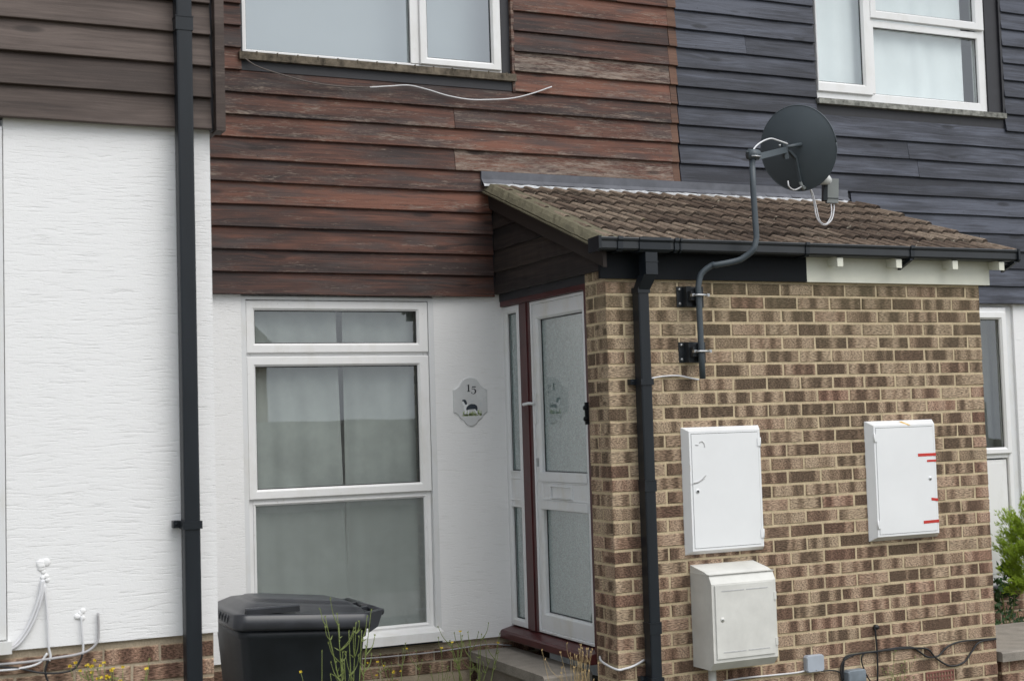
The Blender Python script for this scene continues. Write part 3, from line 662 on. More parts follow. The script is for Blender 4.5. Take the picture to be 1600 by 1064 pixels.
# doorstep
b = MB(); e = .012
b.extr([(.352,.345),(.352-.0,.388),(.364,.40),(1.385,.40),(1.39,.388),(1.39,.345)], -.262, .03); b.box(-.21,.0,.40,1.385,-.08,.344)
tag(b.build('doorstep', CONC), 'weathered grey concrete doorstep below the maroon threshold', 'step')
gw = thing('garden_wall', 'low brick wall with grey concrete coping right of the brick porch', 'wall', (3.1,.4,-.08))
b = MB(); b.extr([(-.02,.25),(-.02,.30),(-.012,.308),(.8,.312),(.8,.25)], 2.60, 3.7); b.build('coping', CONC, gw)
b = MB(); wallband(b, FA(.03), 2.64, 3.6, .248, 4, (2.70,2.82), (), lambda z:(.5+.3*random.random(), random.random(), 1)); b.m = 1; b.F = lambda a,c,d:(a,c,d); b.box(2.641,3.6,.034,.8,-.08,.249); b.build('brickwork', [BR_PORCH, MORT], gw)
b = MB(); b.extr([(.16,.33),(.16,.385),(.30,.385),(.30,.33)], 2.585, 2.66); tag(b.build('coping_stone', CONC), 'short grey stone end jutting out behind the right corner of the porch', 'stone')

# ================================================================== GUTTER AND DOWNPIPES
gt = thing('gutter', 'dark grey plastic gutter along the eaves of the porch roof', 'gutter', (1.3,-.1,2.64))
prof = [(-.142,2.712),(-.146,2.706),(-.143,2.696),(-.137,2.690),(-.137,2.655),(-.128,2.645),(-.045,2.645),(-.036,2.655),(-.036,2.70),(-.040,2.70),(-.040,2.66),(-.047,2.650),(-.126,2.650),(-.132,2.658),(-.132,2.692),(-.137,2.707)]
for (x0,x1) in ((-.095,.345),(.347,1.215),(1.217,1.955),(1.957,2.76)):
    b = MB(); b.extr(prof, x0, x1); b.build('trough', PIPE2, gt)
pr2 = [(-.150,2.716),(-.152,2.700),(-.144,2.688),(-.144,2.652),(-.131,2.637),(-.04,2.637),(-.03,2.65),(-.03,2.706),(-.036,2.706),(-.037,2.70),(-.037,2.652),(-.045,2.6445),(-.128,2.6445),(-.1375,2.655),(-.1375,2.690),(-.146,2.697),(-.142,2.7125)]
for (x0,x1) in ((.005,.035),(1.200,1.226),(1.94,1.97),(.350,.372),(.385,.395)):
    b = MB(); b.extr(pr2, x0, x1); b.build('joint_bracket', PIPE, gt)
for (x0,x1) in ((-.112,-.095),(2.76,2.775)): 
    b = MB(); b.extr([(-.150,2.716),(-.150,2.65),(-.135,2.637),(-.03,2.637),(-.03,2.712)], x0, x1); b.build('end_cap', PIPE, gt)
for x in (1.95,2.745):
    b = MB(); b.hexa([(x-.01,-.135,2.630),(x+.01,-.135,2.630),(x+.01,-.022,2.585),(x-.01,-.022,2.585)],[(x-.01,-.135,2.64),(x+.01,-.135,2.64),(x+.01,-.022,2.625),(x-.01,-.022,2.625)]); b.build('support_arm', PIPE, gt)
b = MB(); b.extr(pr2, .135, .325); b.box(.172,.244,-.137,-.065,2.52,2.637); b.box(.169,.247,-.140,-.062,2.585,2.59); b.build('outlet', PIPE, gt)
def sq_pipe(name, label, x0, x1, yf, yb, z0, z1, clips, joints, mat, top=None):
    t = thing(name, label, 'drainpipe', ((x0+x1)/2, yb, z0), 'square black drainpipes')
    b = MB(); r = .008
    pf = [(x0+r,yf),(x1-r,yf),(x1-.002,yf+.002),(x1,yf+r),(x1,yb),(x0,yb),(x0,yf+r),(x0+.002,yf+.002)]
    for (a,c) in zip([z0]+joints, joints+[z1]):
        vs = [(p[0],p[1],z) for z in (a,c) for p in pf]; n = len(pf)
        b.mesh(vs, [(i,(i+1)%n,n+(i+1)%n,n+i) for i in range(n)]+[tuple(range(n))[::-1],tuple(range(n,2*n))], False)
    for z in joints: b.box(x0-.005,x1+.005,yf-.005,yb+.003,z-.004,z+.0), b.box(x0-.003,x1+.003,yf-.003,yb+.002,z-.06,z-.0045)
    b.build('pipe', mat, t)
    for z in clips:
        b = MB(); b.box(x0-.006,x1+.006,yf-.006,yb+.012,z-.016,z+.016); b.box(x0-.034,x0-.006,yb-.010,yb+.025,z-.012,z+.018); b.tube([(x0-.022,yb-.012,z+.004),(x0-.022,yb-.008,z+.004)], .006, m=0); b.build('clip', mat, t)
    return t
tp = sq_pipe('drainpipe', 'tall black square drainpipe on the bright white wall of the left house', -2.388, -2.322, YL-.10, YL-.035, -.05, 5.4, [1.385], [3.49], PIPE)
tp2 = sq_pipe('drainpipe', 'black square drainpipe down the porch brickwork beside the meter boxes', .147, .212, -.092, -.027, -.05, 2.44, [1.955,.40], [.70,1.44], PIPE)
b = MB(); r = .033
b.hexa([(.147,-.092,2.435),(.212,-.092,2.435),(.212,-.027,2.435),(.147,-.027,2.435)], [(.160,-.135,2.52),(.240,-.135,2.52),(.240,-.070,2.52),(.160,-.070,2.52)])
b.box(.143,.216,-.096,-.023,2.425,2.455); b.build('bend', PIPE, tp2)

# ================================================================== SATELLITE DISH
sd_ = thing('satellite_dish', 'dark grey satellite dish on a cranked pole above the porch roof', 'satellite dish', (.52,-.1,2.0))
YM = -.24
ptop = at(1175,243,YM); pa = at(1177,300,YM); pb = at(1182,372,YM); pc = at(1163,402,-.21); pd = at(1120,414,-.15)
b = MB(); path = [(.520,-.10,1.966),(.518,-.10,2.1),(.514,-.10,2.46)]
path = [Vector(p) for p in path] + cat([(.514,-.10,2.465), at(1096,428,-.105), at(1112,415,-.13), pd, at(1150,408,-.19), pc, at(1177,390,YM), pb], 5)[1:] + [pa, ptop]
b.tube(path, .0165, 14); b.build('mast', POLE, sd_)
for zc in (2.415,2.113):
    b = MB(); xc = .525
    b.box(.436,.606,-.004,.0,zc-.056,zc+.056); b.box(.470,.500,-.05,-.004,zc-.054,zc+.054); b.box(.552,.560,-.075,-.004,zc-.05,zc+.05); b.box(.478,.556,-.082,-.05,zc-.025,zc+.025)
    w_ = b.build('wall_bracket', PIPE2, sd_)
    b = MB()
    for (xx,zz) in ((.452,zc+.04),(.452,zc-.038),(.585,zc+.04),(.585,zc-.038)): b.tube([(xx,-.012,zz),(xx,-.003,zz)], .0082, 8); b.cut()
    b.split('bolt', STEEL, w_)
    b = MB(); b.tube(cat([(.478,-.10,zc),(.490,-.122,zc),(.518,-.125,zc),(.545,-.122,zc),(.572,-.095,zc)]), .006); b.box(.565,.582,-.105,-.085,zc-.006,zc+.010); b.box(.470,.486,-.108,-.088,zc-.006,zc+.008); b.build('clamp', STEEL, w_)
DC = at(1247,232,.02)
az = math.radians(62); tl = math.radians(12)
dn = Vector((math.sin(az)*math.cos(tl), math.cos(az)*math.cos(tl), math.sin(tl)))       # the way it faces
du = Vector((math.cos(az), -math.sin(az), 0)); dv = du.cross(dn).normalized()
b = MB(); vs = []; NR, NT = 9, 56; rw, rh_ = .233, .243
for i in range(NR+1):
    r = i/NR
    for kx in range(NT):
        a = 2*math.pi*kx/NT; vs.append(DC + du*(rw*r*math.cos(a)) + dv*(rh_*r*math.sin(a)) + dn*(.046*(r*r-1)))
fs = [(i*NT+k,i*NT+(k+1)%NT,(i+1)*NT+(k+1)%NT,(i+1)*NT+k) for i in range(NR) for k in range(NT)]
b.mesh(vs, fs, True); n0 = len(vs)
b.mesh([v+dn*.002 for v in vs], fs, True)
ring = [DC + du*(rw*math.cos(a)) + dv*(rh_*math.sin(a)) + dn*.002 for a in [2*math.pi*k/NT for k in range(NT+1)]]
b.tube(ring, .0042, 6); b.build('reflector', DISH, sd_)
bk = DC - dn*.05
b = MB()
hub = at(1226,235,-.045); mt = at(1177,247,YM)
b.tube([mt, mt.lerp(hub,.5), hub], .024, 4, False); b.tube([mt+Vector((0,0,.03))-Vector((.045,0,0)), mt+Vector((0,0,.03))+Vector((.05,0,0))], .006)
b.tube([mt+Vector((-.03,.0,.018)), mt+Vector((.03,.0,.018))], .03, 8)
b.tube([hub+dv*.05, hub-dv*.05], .020, 6, False)
v1 = bk - dv*.19 + dn*.02; b.tube([hub+dv*.02+dn*.01, bk-dv*.05-dn*.003, v1], .012, 4, False)
b.tube([hub+dv*.015, bk+du*.045+dv*.02], .011, 6); b.build('mount', DISH, sd_)
b = MB(); b.tube([hub+dv*.03-dn*.025-du*.02, hub+dv*.03-dn*.02-du*.01], .007); b.cut(); b.tube([hub-dn*.026-du*.04, hub-dn*.02-du*.035], .006); b.cut(); b.tube([mt+Vector((-.03,-.028,.004)), mt+Vector((.0,-.034,.004)), mt+Vector((.03,-.028,.004))], .0045); b.split('bolt', STEEL, sd_)
lb = at(1300,296,.10); a0 = at(1255,296,.02)
b = MB(); b.tube([v1, a0, at(1262,289,.05), at(1292,285,.09)], [.010,.010,.012,.011], 6); b.build('feed_arm', LNBG, sd_)
q1 = at(1282,277,.03); q2 = at(1291,281,.06)
b = MB(); ax = (q1-q2).normalized(); b.tube([q2-ax*.03,q2,q1,q1+ax*.004], [.022,.030,.044,.036], 20); 
b.m = 0; b.build('feed_horn', LNBW, sd_)
b = MB()
dx = Vector((.6,-.8,0)).normalized(); dy_ = Vector((.8,.6,0)); c0 = at(1300,299,.10); up = Vector((.07,0,1)).normalized()
def obox(b, c, a, ha, d, hd, u, hu, m=0):
    bb = [c-a*ha-d*hd-u*hu, c+a*ha-d*hd-u*hu, c+a*ha+d*hd-u*hu, c-a*ha+d*hd-u*hu]; b.hexa(bb, [p+u*2*hu for p in bb], m)
vx = Vector((.93,-.36,-.05)).normalized(); vy = Vector((.36,.93,0))
obox(b, c0, vx, .034, vy, .018, up, .072); b.build('receiver_unit', LNBG, sd_)
b = MB(); obox(b, c0-vx*.045-vy*.004, vx, .012, vy, .022, up, .060); obox(b, c0-vy*.0195-up*.045, vx,.034,vy,.001,up,.002); b.build('receiver_clamp', PIPE, sd_)
b = MB(); b.tube(cat([ptop+Vector((0,0,-.01)), ptop+Vector((.01,0,.03)), at(1187,224,-.2), at(1203,217,-.15), at(1216,220,-.1), hub+Vector((0,-.03,.03))]), .0042, 8)
b.tube(cat([at(1231,283,-.03), at(1233,292,-.03), at(1242,297,0), at(1256,291,.03), at(1266,297,.05), at(1272,318,.06), at(1276,340,.06), at(1287,352,.07), at(1299,344,.08), at(1303,328,.09), at(1303,316,.1)]), .0042, 8)
b.tube(cat([at(1261,292,.04), at(1269,300,.05), at(1275,322,.055), at(1281,345,.06), at(1291,350,.07), at(1299,335,.08), at(1298,314,.1)]), .0036, 8); b.build('cable', CABLEW, sd_)

# ================================================================== METER CABINETS
def cabinet(label, x0, x1, z0, z1, bev, dp, hinge):
    t = thing('meter_cabinet', label, 'meter box', ((x0+x1)/2, 0, z0), 'white wall cabinets on the porch brickwork')
    b = MB(FA(0)); o = [(x0,z0),(x1,z0),(x1,z1),(x0,z1)]; i_ = [(x0+bev,z0+bev),(x1-bev,z0+bev),(x1-bev,z1-bev),(x0+bev,z1-bev)]; i2 = [(x0+bev+.012,z0+bev+.012),(x1-bev-.012,z0+bev+.012),(x1-bev-.012,z1-bev-.012),(x0+bev+.012,z1-bev-.012)]
    L = [(o,-.01),(o,.003),(i_,dp),(i2,dp),(i2,dp-.008)]
    for (p,op),(q,oq) in zip(L, L[1:]):
        for k in range(4):
            n = (k+1)%4; b.face([(p[k][0],op,p[k][1]),(p[n][0],op,p[n][1]),(q[n][0],oq,q[n][1]),(q[k][0],oq,q[k][1])])
    b.face([(p[0],dp-.008,p[1]) for p in i2], m=1)
    b.build('frame', [BOXW, GASK], t)
    g_ = .0025; b = MB(FA(0)); a0,a1,c0,c1 = i2[0][0]+g_, i2[1][0]-g_, i2[0][1]+g_, i2[2][1]-g_
    b.box(a0,a1,dp-.007,dp+.002,c0,c1); d = b.build('door', BOXW, t)
    hx = a1+.004 if hinge > 0 else a0-.004
    for hz in (c1-.055, c0+.055):
        b = MB(FA(0)); b.box(hx-.010,hx+.010,dp+.002,dp+.006,hz-.022,hz+.022); b.tube([(hx+(.010 if hinge>0 else -.010),-dp-.003,hz-.025),(hx+(.010 if hinge>0 else -.010),-dp-.003,hz+.025)], .004); b.build('hinge', BOXW, t)
    b = MB(); lx = a0+.028 if hinge > 0 else a1-.036; b.tube([(lx,-dp-.0045,1.366),(lx,-dp-.001,1.366)], .012, 16); b.build('lock_surround', BOXW, t)
    b = MB(); b.tube([(lx,-dp-.0055,1.366),(lx,-dp-.001,1.366)], .0065, 12); b.build('lock', GASK if hinge > 0 else STEEL, t)
    return t, dp, a0, a1, c0, c1
t1, dp, *_ = cabinet('white wall cabinet with grey scuffs and an old yellow sticker, nearest the drainpipe', .430,.930,1.026,1.708,.022,.048,1)
b = MB(FA(0)); b.face([(.434,.011,1.475),(.4525,.048+.001,1.475),(.4525,.049,1.505),(.434,.011,1.508)]); b.build('sticker', OLDT, t1)
b = MB()
def scr(pts, r=.0028): b.tube(cat([(p[0],-.0505,p[1]) for p in pts]), r, 4); b.cut()
scr([(.515,1.625),(.53,1.632),(.545,1.618),(.548,1.600)]); scr([(.49,1.614),(.508,1.612)]); b.tube([(.44,-.016,1.398),(.456,-.049,1.403)], .002, 4); b.cut(); scr([(.470,1.410),(.51,1.420),(.55,1.450)], .0036); scr([(.462,1.405),(.50,1.412),(.54,1.432)], .0022)
b.split('scuff_mark', SMUDGE, t1)
t2, dp, *_ = cabinet('white wall cabinet marked with red and yellow tape, further right on the brick wall', 1.662,2.160,1.022,1.708,.026,.052,-1)
b = MB(FA(0))
def strip(x0, x1, z, h=.012, t=0.0): b.face([(x0,.0555,z-h/2+t),(x1,.0555,z-h/2),(x1,.0555,z+h/2),(x0,.0555,z+h/2+t)]); b.face([(x1,.0555,z-h/2),(2.158,.008,z-h/2),(2.158,.008,z+h/2),(x1,.0555,z+h/2)])
strip(2.000,2.134,1.504,.017); b.cut(); strip(2.065,2.134,1.468,.012); b.cut(); strip(2.085,2.134,1.240,.016,.006); b.cut(); strip(2.02,2.134,1.117,.017,-.002); b.split('red_tape', RED, t2)
b = MB(FA(0)); b.face([(1.90,.02,1.702),(1.918,.02,1.702),(1.955,.0555,1.680),(1.938,.0555,1.680)]); b.cut()
for (z,h) in ((1.58,.06),(1.27,.06),(1.19,.05)): b.face([(2.134,.0545,z+h/2),(2.142,.043,z+h/2),(2.160,.010,z-h/2),(2.148,.034,z-h/2)]); b.cut()
b.split('yellow_tape', YEL, t2)
# gas meter box
t3 = thing('gas_meter_box', 'cream plastic gas meter box with sloping top, lowest on the porch wall', 'meter box', (.66,0,.44))
x0, x1 = .458,.862; b = MB(); pr = [(0,.435),(-.165,.435),(-.205,.478),(-.205,.885),(-.180,.930),(-.14,.945),(0,.972)]
b.extr(pr, x0, x1); b.box(x0-.003,x1+.003,-.19,.0,.9315,.934); b.build('case', BOXG, t3)
b = MB(); b.box(x0+.018,x1-.020,-.213,-.206,.498,.878); d = b.build('door', BOXG, t3)
b = MB()
for (a,c,z) in ((.50,.64,.848),(.655,.79,.848),(.50,.64,.530),(.655,.79,.530)): b.box(a+.015,c+.015,-.2145,-.2132,z-.0025,z+.0025); b.cut()
b.split('vent_slot', SMUDGE, d)
b = MB(); b.tube([(.515,-.2145,.70),(.515,-.213,.70)], .013, 14, m=0); b.tube([(.515,-.216,.70),(.515,-.214,.70)], .005, 8, m=1); b.build('lock', [BOXG, STEEL], d)
for z in (.80,.56): 
    b = MB(); b.box(x1-.018,x1-.002,-.213,-.2055,z-.02,z+.02); b.build('hinge', BOXG, t3)
b = MB(); b.tube([(.545,-.045,-.05),(.545,-.045,.434)], .022, 12); b.build('supply_pipe', BOXG, t3)
# small boxes
def sbox(label, x0, x1, z0, z1, dp, mat):
    t = thing('junction_box', label, 'junction box', ((x0+x1)/2,0,z0), 'junction boxes low on the porch wall'); b = MB(); r = .010; y = -dp
    o = [(x0+r,z0),(x1-r,z0),(x1,z0+r),(x1,z1-r),(x1-r,z1),(x0+r,z1),(x0,z1-r),(x0,z0+r)]
    i_ = [((p[0]-(x0+x1)/2)*.93+(x0+x1)/2,(p[1]-(z0+z1)/2)*.93+(z0+z1)/2) for p in o]
    vs = [(p[0],0,p[1]) for p in o]+[(p[0],y+.006,p[1]) for p in o]+[(p[0],y,p[1]) for p in i_]
    b.mesh(vs, [(i,(i+1)%8,8+(i+1)%8,8+i) for i in range(8)]+[(8+i,8+(i+1)%8,16+(i+1)%8,16+i) for i in range(8)]+[tuple(range(16,24))], False); b.build('cover', mat, t)
    b = MB(); b.tube([((x0+x1)/2,y-.002,z0+.012),((x0+x1)/2,y,z0+.012)], .004); b.build('screw', STEEL, t)
    return t
sbox('pale grey square junction box low on the brick, right of the gas box', 1.172,1.290,.332,.424,.035,JBOX)
sbox('larger grey junction box at the bottom edge, below the looping black cables', 1.440,1.565,.19,.318,.05,plain('mid_grey_box', (.17,.20,.23), .5, .3, 9))
# cables on the brickwork
def cable(name, label, mat, ps, r, Y, cat_='cable'):
    b = MB(); 
    for pl in ps: b.tube(cat([at(p[0],p[1],p[2] if len(p) > 2 else Y) for p in pl], 6), r, 8)
    return tag(b.build(name, mat), label, cat_, 'loose cables on the house walls')
cable('cable', 'pair of black cables looping along the foot of the porch wall', CABLEK,
      [[(1316,1064),(1314,1045),(1320,1030),(1340,1021),(1370,1017),(1400,1012),(1425,1011),(1437,1018),(1450,1026),(1466,1024),(1480,1010),(1500,1002),(1530,999),(1556,997)],
       [(1316,1062),(1318,1040),(1322,1025),(1350,1020),(1400,1014),(1430,1012),(1450,1014),(1463,1028),(1485,1040),(1506,1034),(1518,1018),(1530,1003),(1556,998)]], .0055, -.012)
cable('cable', 'black cable hanging straight down from a black plug in the brick', CABLEK, [[(1367,980),(1369,1000),(1371,1030),(1371,1064)]], .0052, -.014)
cable('cable', 'thin black cable sagging below the cable pair beside the grey box', CABLEK, [[(1370,1019),(1352,1020),(1346,1030),(1352,1050),(1360,1064)]], .0040, -.012)
cable('cable', 'short black cable leaving the right side of the pale junction box', CABLEK, [[(1283,1048),(1300,1047),(1312,1050),(1318,1062)]], .0042, -.012)
b = MB(); p = at(1367,979,0); b.tube([(p.x,-.02,p.z),(p.x,0,p.z)], .014, 12); tag(b.build('cable_plug', CABLEK), 'round black plug where the hanging cable leaves the brick wall', 'plug')
cable('cable', 'white cable running low on the brick from the gas box to the pale junction box', CABLEW, [[(1130,1064),(1160,1059),(1200,1055),(1240,1051),(1257,1048)]], .0050, -.008)
cable('cable', 'short white cable between the drainpipe clip and the foot of the dish mast', CABLEW, [[(1018,591,-.04),(1035,588),(1060,587),(1080,591),(1092,593)]], .0045, -.012)
b = MB(); b.tube(cat([(.03,.24,.515),(-.02,.15,.49),(-.02,-.012,.468),(.03,-.02,.468),(.09,-.015,.478),(.15,-.012,.50)]), .006, 8)
tag(b.build('cable', CABLEW), 'white cable wrapping the bottom left corner of the brick pier', 'cable', 'loose cables on the house walls')
cable('cable', 'pale cord sagging across the plinth below the large window', CABLEG, [[(560,1029),(600,1026),(680,1018),(740,1009),(770,1006),(800,1008)]], .0042, 1.395)
cable('cable', 'thin cord draped on the red-brown boards under the upper left window', CABLEG, [[(383,92),(402,104),(440,117),(490,130),(540,136),(578,137)]], .0040, 1.340).data.materials[0] = plain('dusty_cable', (.13,.11,.10), .8)
cable('cable', 'loose white cable end lying against the red-brown boards', CABLEW, [[(576,137),(610,135),(640,134),(670,141),(700,150),(735,156),(770,156),(800,154),(830,147),(862,136)]], .0042, 1.342)
# left house cables
Yc = YL-.014
cable('cable', 'thick white cable running down leftwards from the painted patch on the white wall', CABLEW, [[(66,905),(62,930),(52,960),(40,985),(25,1005),(10,1014)],[(68,905),(66,930),(57,960),(45,985),(30,1005),(14,1016)]], .0058, Yc)
cable('cable', 'white cable dropping straight from the painted patch to the plinth', CABLEW, [[(69,912),(73,950),(75,985),(76,1010),(79,1024),(77,1032)],[(74,1020),(60,1036),(30,1044),(-10,1048)]], .0046, Yc)
cable('cable', 'long grey-white cable along the plinth of the left house, curving up at its end', CABLEG, [[(-10,1038),(40,1034),(90,1027),(120,1022),(140,1015),(152,1002),(154,985),(153,957)]], .0052, Yc)
cable('cable', 'short white cable from the second patch on the white wall', CABLEW, [[(127,962),(128,985),(130,1010),(129,1022)]], .0044, Yc)
cable('cable', 'black cable looping under the grey-white cable on the left plinth', CABLEK, [[(-10,1041),(25,1043),(60,1050),(90,1051),(115,1045),(126,1030),(129,1020)],[(76,1030),(71,1045),(72,1056),(76,1066)]], .0042, Yc)
b = MB()
for (x,y,r) in ((68,880,.019),(69,900,.011),(125,962,.013)):
    p = at(x,y,YL); 
    for q in range(5):
        ox, oz = random.uniform(-.012,.012), random.uniform(-.02,.02); b.tube([(p.x+ox,YL-.005-q*.0005,p.z+oz),(p.x+ox,YL-.004-q*.0004,p.z+oz),(p.x+ox,YL+.002,p.z+oz)], [r*.35,r*.7,r], 12)
    b.cut()
for x_, l_ in zip(b.split('filler_patch', WHITE_FAR), ('large white painted lump where the thick cable enters the white wall','small white painted lump just below the large lump on the white wall','white painted lump above the short cable, low on the white wall')): tag(x_, l_, 'patch', 'painted lumps on the left house wall')

# ================================================================== HOUSE NUMBER PLAQUE
pq = thing('house_number_plaque', 'shaped white plaque with 15 and a black and white dog, beside the door', 'house number', (-.198,YA,1.91))
def P2(x, y): return (-.3105+(x-235)/975*.464, 1.748+(858-y)/1064*.506*.88+0)  # local drawing units
outl = [(235,340),(275,330),(320,290),(345,245),(375,205),(420,180),(475,172),(530,180),(570,205),(600,245),(630,295),(670,325),(710,345),(712,665),(680,680),(650,710),(625,755),(590,775),(568,790),(550,825),(515,850),(475,860),(435,848),(405,820),(385,785),(360,765),(330,745),(305,700),(275,675),(235,662)]
sx = .2235/477; sz = .297/688
def L(x, y, o): return (-.3115+(x-235)*sx, YA-o, 1.748+(860-y)*sz)
b = MB(); n = len(outl)
vs = [L(x,y,.0) for x,y in outl]+[L(x,y,.007) for x,y in outl]+[L(475+(x-475)*.975,515+(y-515)*.98,.009) for x,y in outl]
b.mesh(vs, [(i,(i+1)%n,n+(i+1)%n,n+i) for i in range(n)]+[(n+i,n+(i+1)%n,2*n+(i+1)%n,2*n+i) for i in range(n)]+[tuple(range(2*n,3*n))], False)
b.build('plate', plain('glazed_off_white', (.60,.61,.615), .25, .06, 8), pq)
def ribbon(b, pts, wd, o):
    for i in range(len(pts)-1):
        a = Vector(pts[i]); c = Vector(pts[i+1]); d = (c-a).normalized(); nn = Vector((-d.y,d.x))
        w0, w1 = wd[i]/2, wd[i+1]/2
        b.face([L(*(a+nn*w0),o),L(*(a-nn*w0),o),L(*(c-nn*w1),o),L(*(c+nn*w1),o)], raw=True)
b = MB(); O = .0096
def poly(b, ps, o=O): b.face([L(x,y,o) for x,y in ps], raw=True)
poly(b, [(440,282),(452,268),(460,266),(460,362),(440,362)]); poly(b, [(424,283),(440,276),(440,284),(424,289)]); poly(b, [(426,372),(474,372),(474,366),(460,362),(440,362),(426,366)])
poly(b, [(500,298),(556,298),(550,312),(500,312)]); ribbon(b, [(502,306),(498,345)], [6,5], O)
arc = [(498,346),(506,338),(518,334),(532,337),(544,348),(548,366),(544,384),(533,398),(516,404),(500,400),(492,390)]
ribbon(b, arc, [4,6,9,14,20,23,20,14,7,6,8], O); poly(b, [(486,380),(498,378),(502,388),(496,397),(486,392)])
b.build('number', BLK, pq)
GR = plain('painted_grass', (.36,.46,.16), .4, .3, 90); DG = plain('painted_black_fur', (.03,.04,.055), .4, .2); WF = plain('painted_white_fur', (.74,.76,.78), .4, .05); LB = plain('painted_pale_blue', (.46,.50,.57), .4, .1, 60)
b = MB()
for i in range(120):
    x = random.uniform(360,630); y = 700-abs(random.gauss(0,22))*(1 if x < 580 else 2.2); w_ = random.uniform(7,14)
    ribbon(b, [(x,y+16),(x+random.uniform(-8,8),y-12)], [w_,2], .0093)
b.build('painted_grass', GR, pq)
b = MB()
poly(b, [(380,560),(420,535),(445,560),(430,600),(405,640),(395,685),(380,690),(385,650),(375,600)], .0096); poly(b, [(400,625),(418,625),(408,690),(398,690)], .0097); poly(b, [(518,620),(545,625),(575,695),(560,700),(540,660)], .0097); poly(b, [(435,625),(452,628),(440,690),(428,690)], .0097); poly(b,[(352,520),(372,505),(392,545),(385,575),(365,560)],.0097)
b.build('painted_white_fur', WF, pq)
b = MB(); poly(b, [(405,628),(415,590),(445,560),(480,545),(530,550),(560,570),(570,605),(565,650),(550,640),(535,618),(490,620),(450,622),(425,632)], .0099)
poly(b, [(352,500),(360,485),(390,480),(410,492),(420,520),(424,548),(400,556),(388,530),(372,505)], .0099); b.build('painted_black_fur', DG, pq)
b = MB()
for (cx,cy,r) in ((478,495,30),(625,545,20),(345,575,18)):
    ribbon(b, [(cx+r*math.cos(a),cy+r*.8*math.sin(a)) for a in [i*.5 for i in range(11)]], [5]*11, .0093)
b.build('painted_background', LB, pq)

# ================================================================== CURTAINS
def curtain(name, label, x0, x1, z0, z1, y, amp, nf, mat, lean=0, group='curtains behind the windows'):
    b = MB(); n = int(nf*12); vs = []; ph = random.random()*6; J = 10
    w_ = [random.uniform(.6,1.5) for _ in range(int(nf)+3)]
    for j in range(J+1):
        z = z0+(z1-z0)*j/J; t = 1-j/J
        for i in range(n+1):
            u = i/n; x = x0+(x1-x0)*u + lean*(j/J)*(u if lean else 0); a = u*nf*2*math.pi+ph+.5*math.sin(u*7+ph)
            vs.append((x, y+amp*w_[int(u*nf)]*math.sin(a)*(.75+.25*t), z))
    b.mesh(vs, [(j*(n+1)+i,j*(n+1)+i+1,(j+1)*(n+1)+i+1,(j+1)*(n+1)+i) for j in range(J) for i in range(n)], True)
    return tag(b.build(name, mat), label, 'curtain', group)
CUR = plain('grey_green_curtain', (.32,.338,.332), .9, .16, 3, .1); NET = plain('white_net_curtain', (.80,.83,.86), .9, .04, 3, .1); BL = plain('grey_blind', (.38,.42,.45), .9, .05, 2, .1)
curtain('curtain', 'added grey curtain closing a light gap behind the big window at the left edge', -4.75,-2.9,.8,3.1,YL+.16,.014,9,CUR)  # unseen curtain, added to cover a light leak inside the left house
curtain('curtain', 'wide grey-green curtain behind the left part of the large downstairs window', -1.72,-.965,.5,2.6,1.51,.010,4.3,CUR,-.05)
curtain('curtain', 'narrow grey-green curtain behind the right part of the large downstairs window', -.962,-.40,.5,2.6,1.525,.012,3.6,CUR)
curtain('curtain', 'white net curtain behind the tall left pane of the upstairs window on the blue-black boards', 2.45,2.98,3.9,5.3,1.475,.006,3.2,NET)
curtain('curtain', 'white net curtain behind the wide right pane of the upstairs window on the blue-black boards', 3.00,3.905,3.9,5.3,1.475,.006,4.3,NET,0)
curtain('blind', 'plain grey blind behind the upstairs window on the red-brown boards', -1.75,.3,3.8,5.3,1.60,.002,2,BL)
curtain('curtain', 'grey curtain behind the glass of the right-hand house door', 3.15,4.25,.5,2.6,1.62,.014,9,CUR)

# ================================================================== WHEELIE BIN
ZB = -.08
bn = thing('wheelie_bin', 'black wheelie bin with closed lid in front of the downstairs window', 'wheelie bin', (-1.66,.28,ZB))
def rrect(x0,x1,y0,y1,r,n=4):
    out = []
    for (cx,cy,a0) in ((x1-r,y1-r,0),(x0+r,y1-r,90),(x0+r,y0+r,180),(x1-r,y0+r,270)):
        for i in range(n+1):
            a = math.radians(a0+90*i/n); out.append((cx+r*math.cos(a),cy+r*math.sin(a)))
    return out
def zt(x): return -.045*(x+2.0)/.67
def loft(b, rings, cap=True):
    n = len(rings[0]); vs = [p for r in rings for p in r]
    fs = [(i*n+k,i*n+(k+1)%n,(i+1)*n+(k+1)%n,(i+1)*n+k) for i in range(len(rings)-1) for k in range(n)]
    if cap: fs += [tuple(range(n))[::-1], tuple((len(rings)-1)*n+k for k in range(n))]
    b.mesh(vs, fs, SMO)
SMO = True
b = MB(); R_ = []
for (z,x0,x1,y0,y1,r) in ((ZB+.02,-1.90,-1.48,.07,.50,.04),(ZB+.10,-1.91,-1.44,.06,.51,.04),(.40,-1.945,-1.40,.035,.54,.045),(.79,-1.975,-1.37,.015,.565,.045),(.80,-1.985,-1.36,.005,.575,.05),(.835,-1.988,-1.355,.002,.578,.05)):
    R_.append([(x,y,z+(zt(x) if z > .7 else 0)) for x,y in rrect(x0,x1,y0,y1,r)])
loft(b, R_); b.box(-1.925,-1.86,.0,.03,.2,.75) if False else None
b.build('body', BIN, bn)
b = MB(); R_ = []
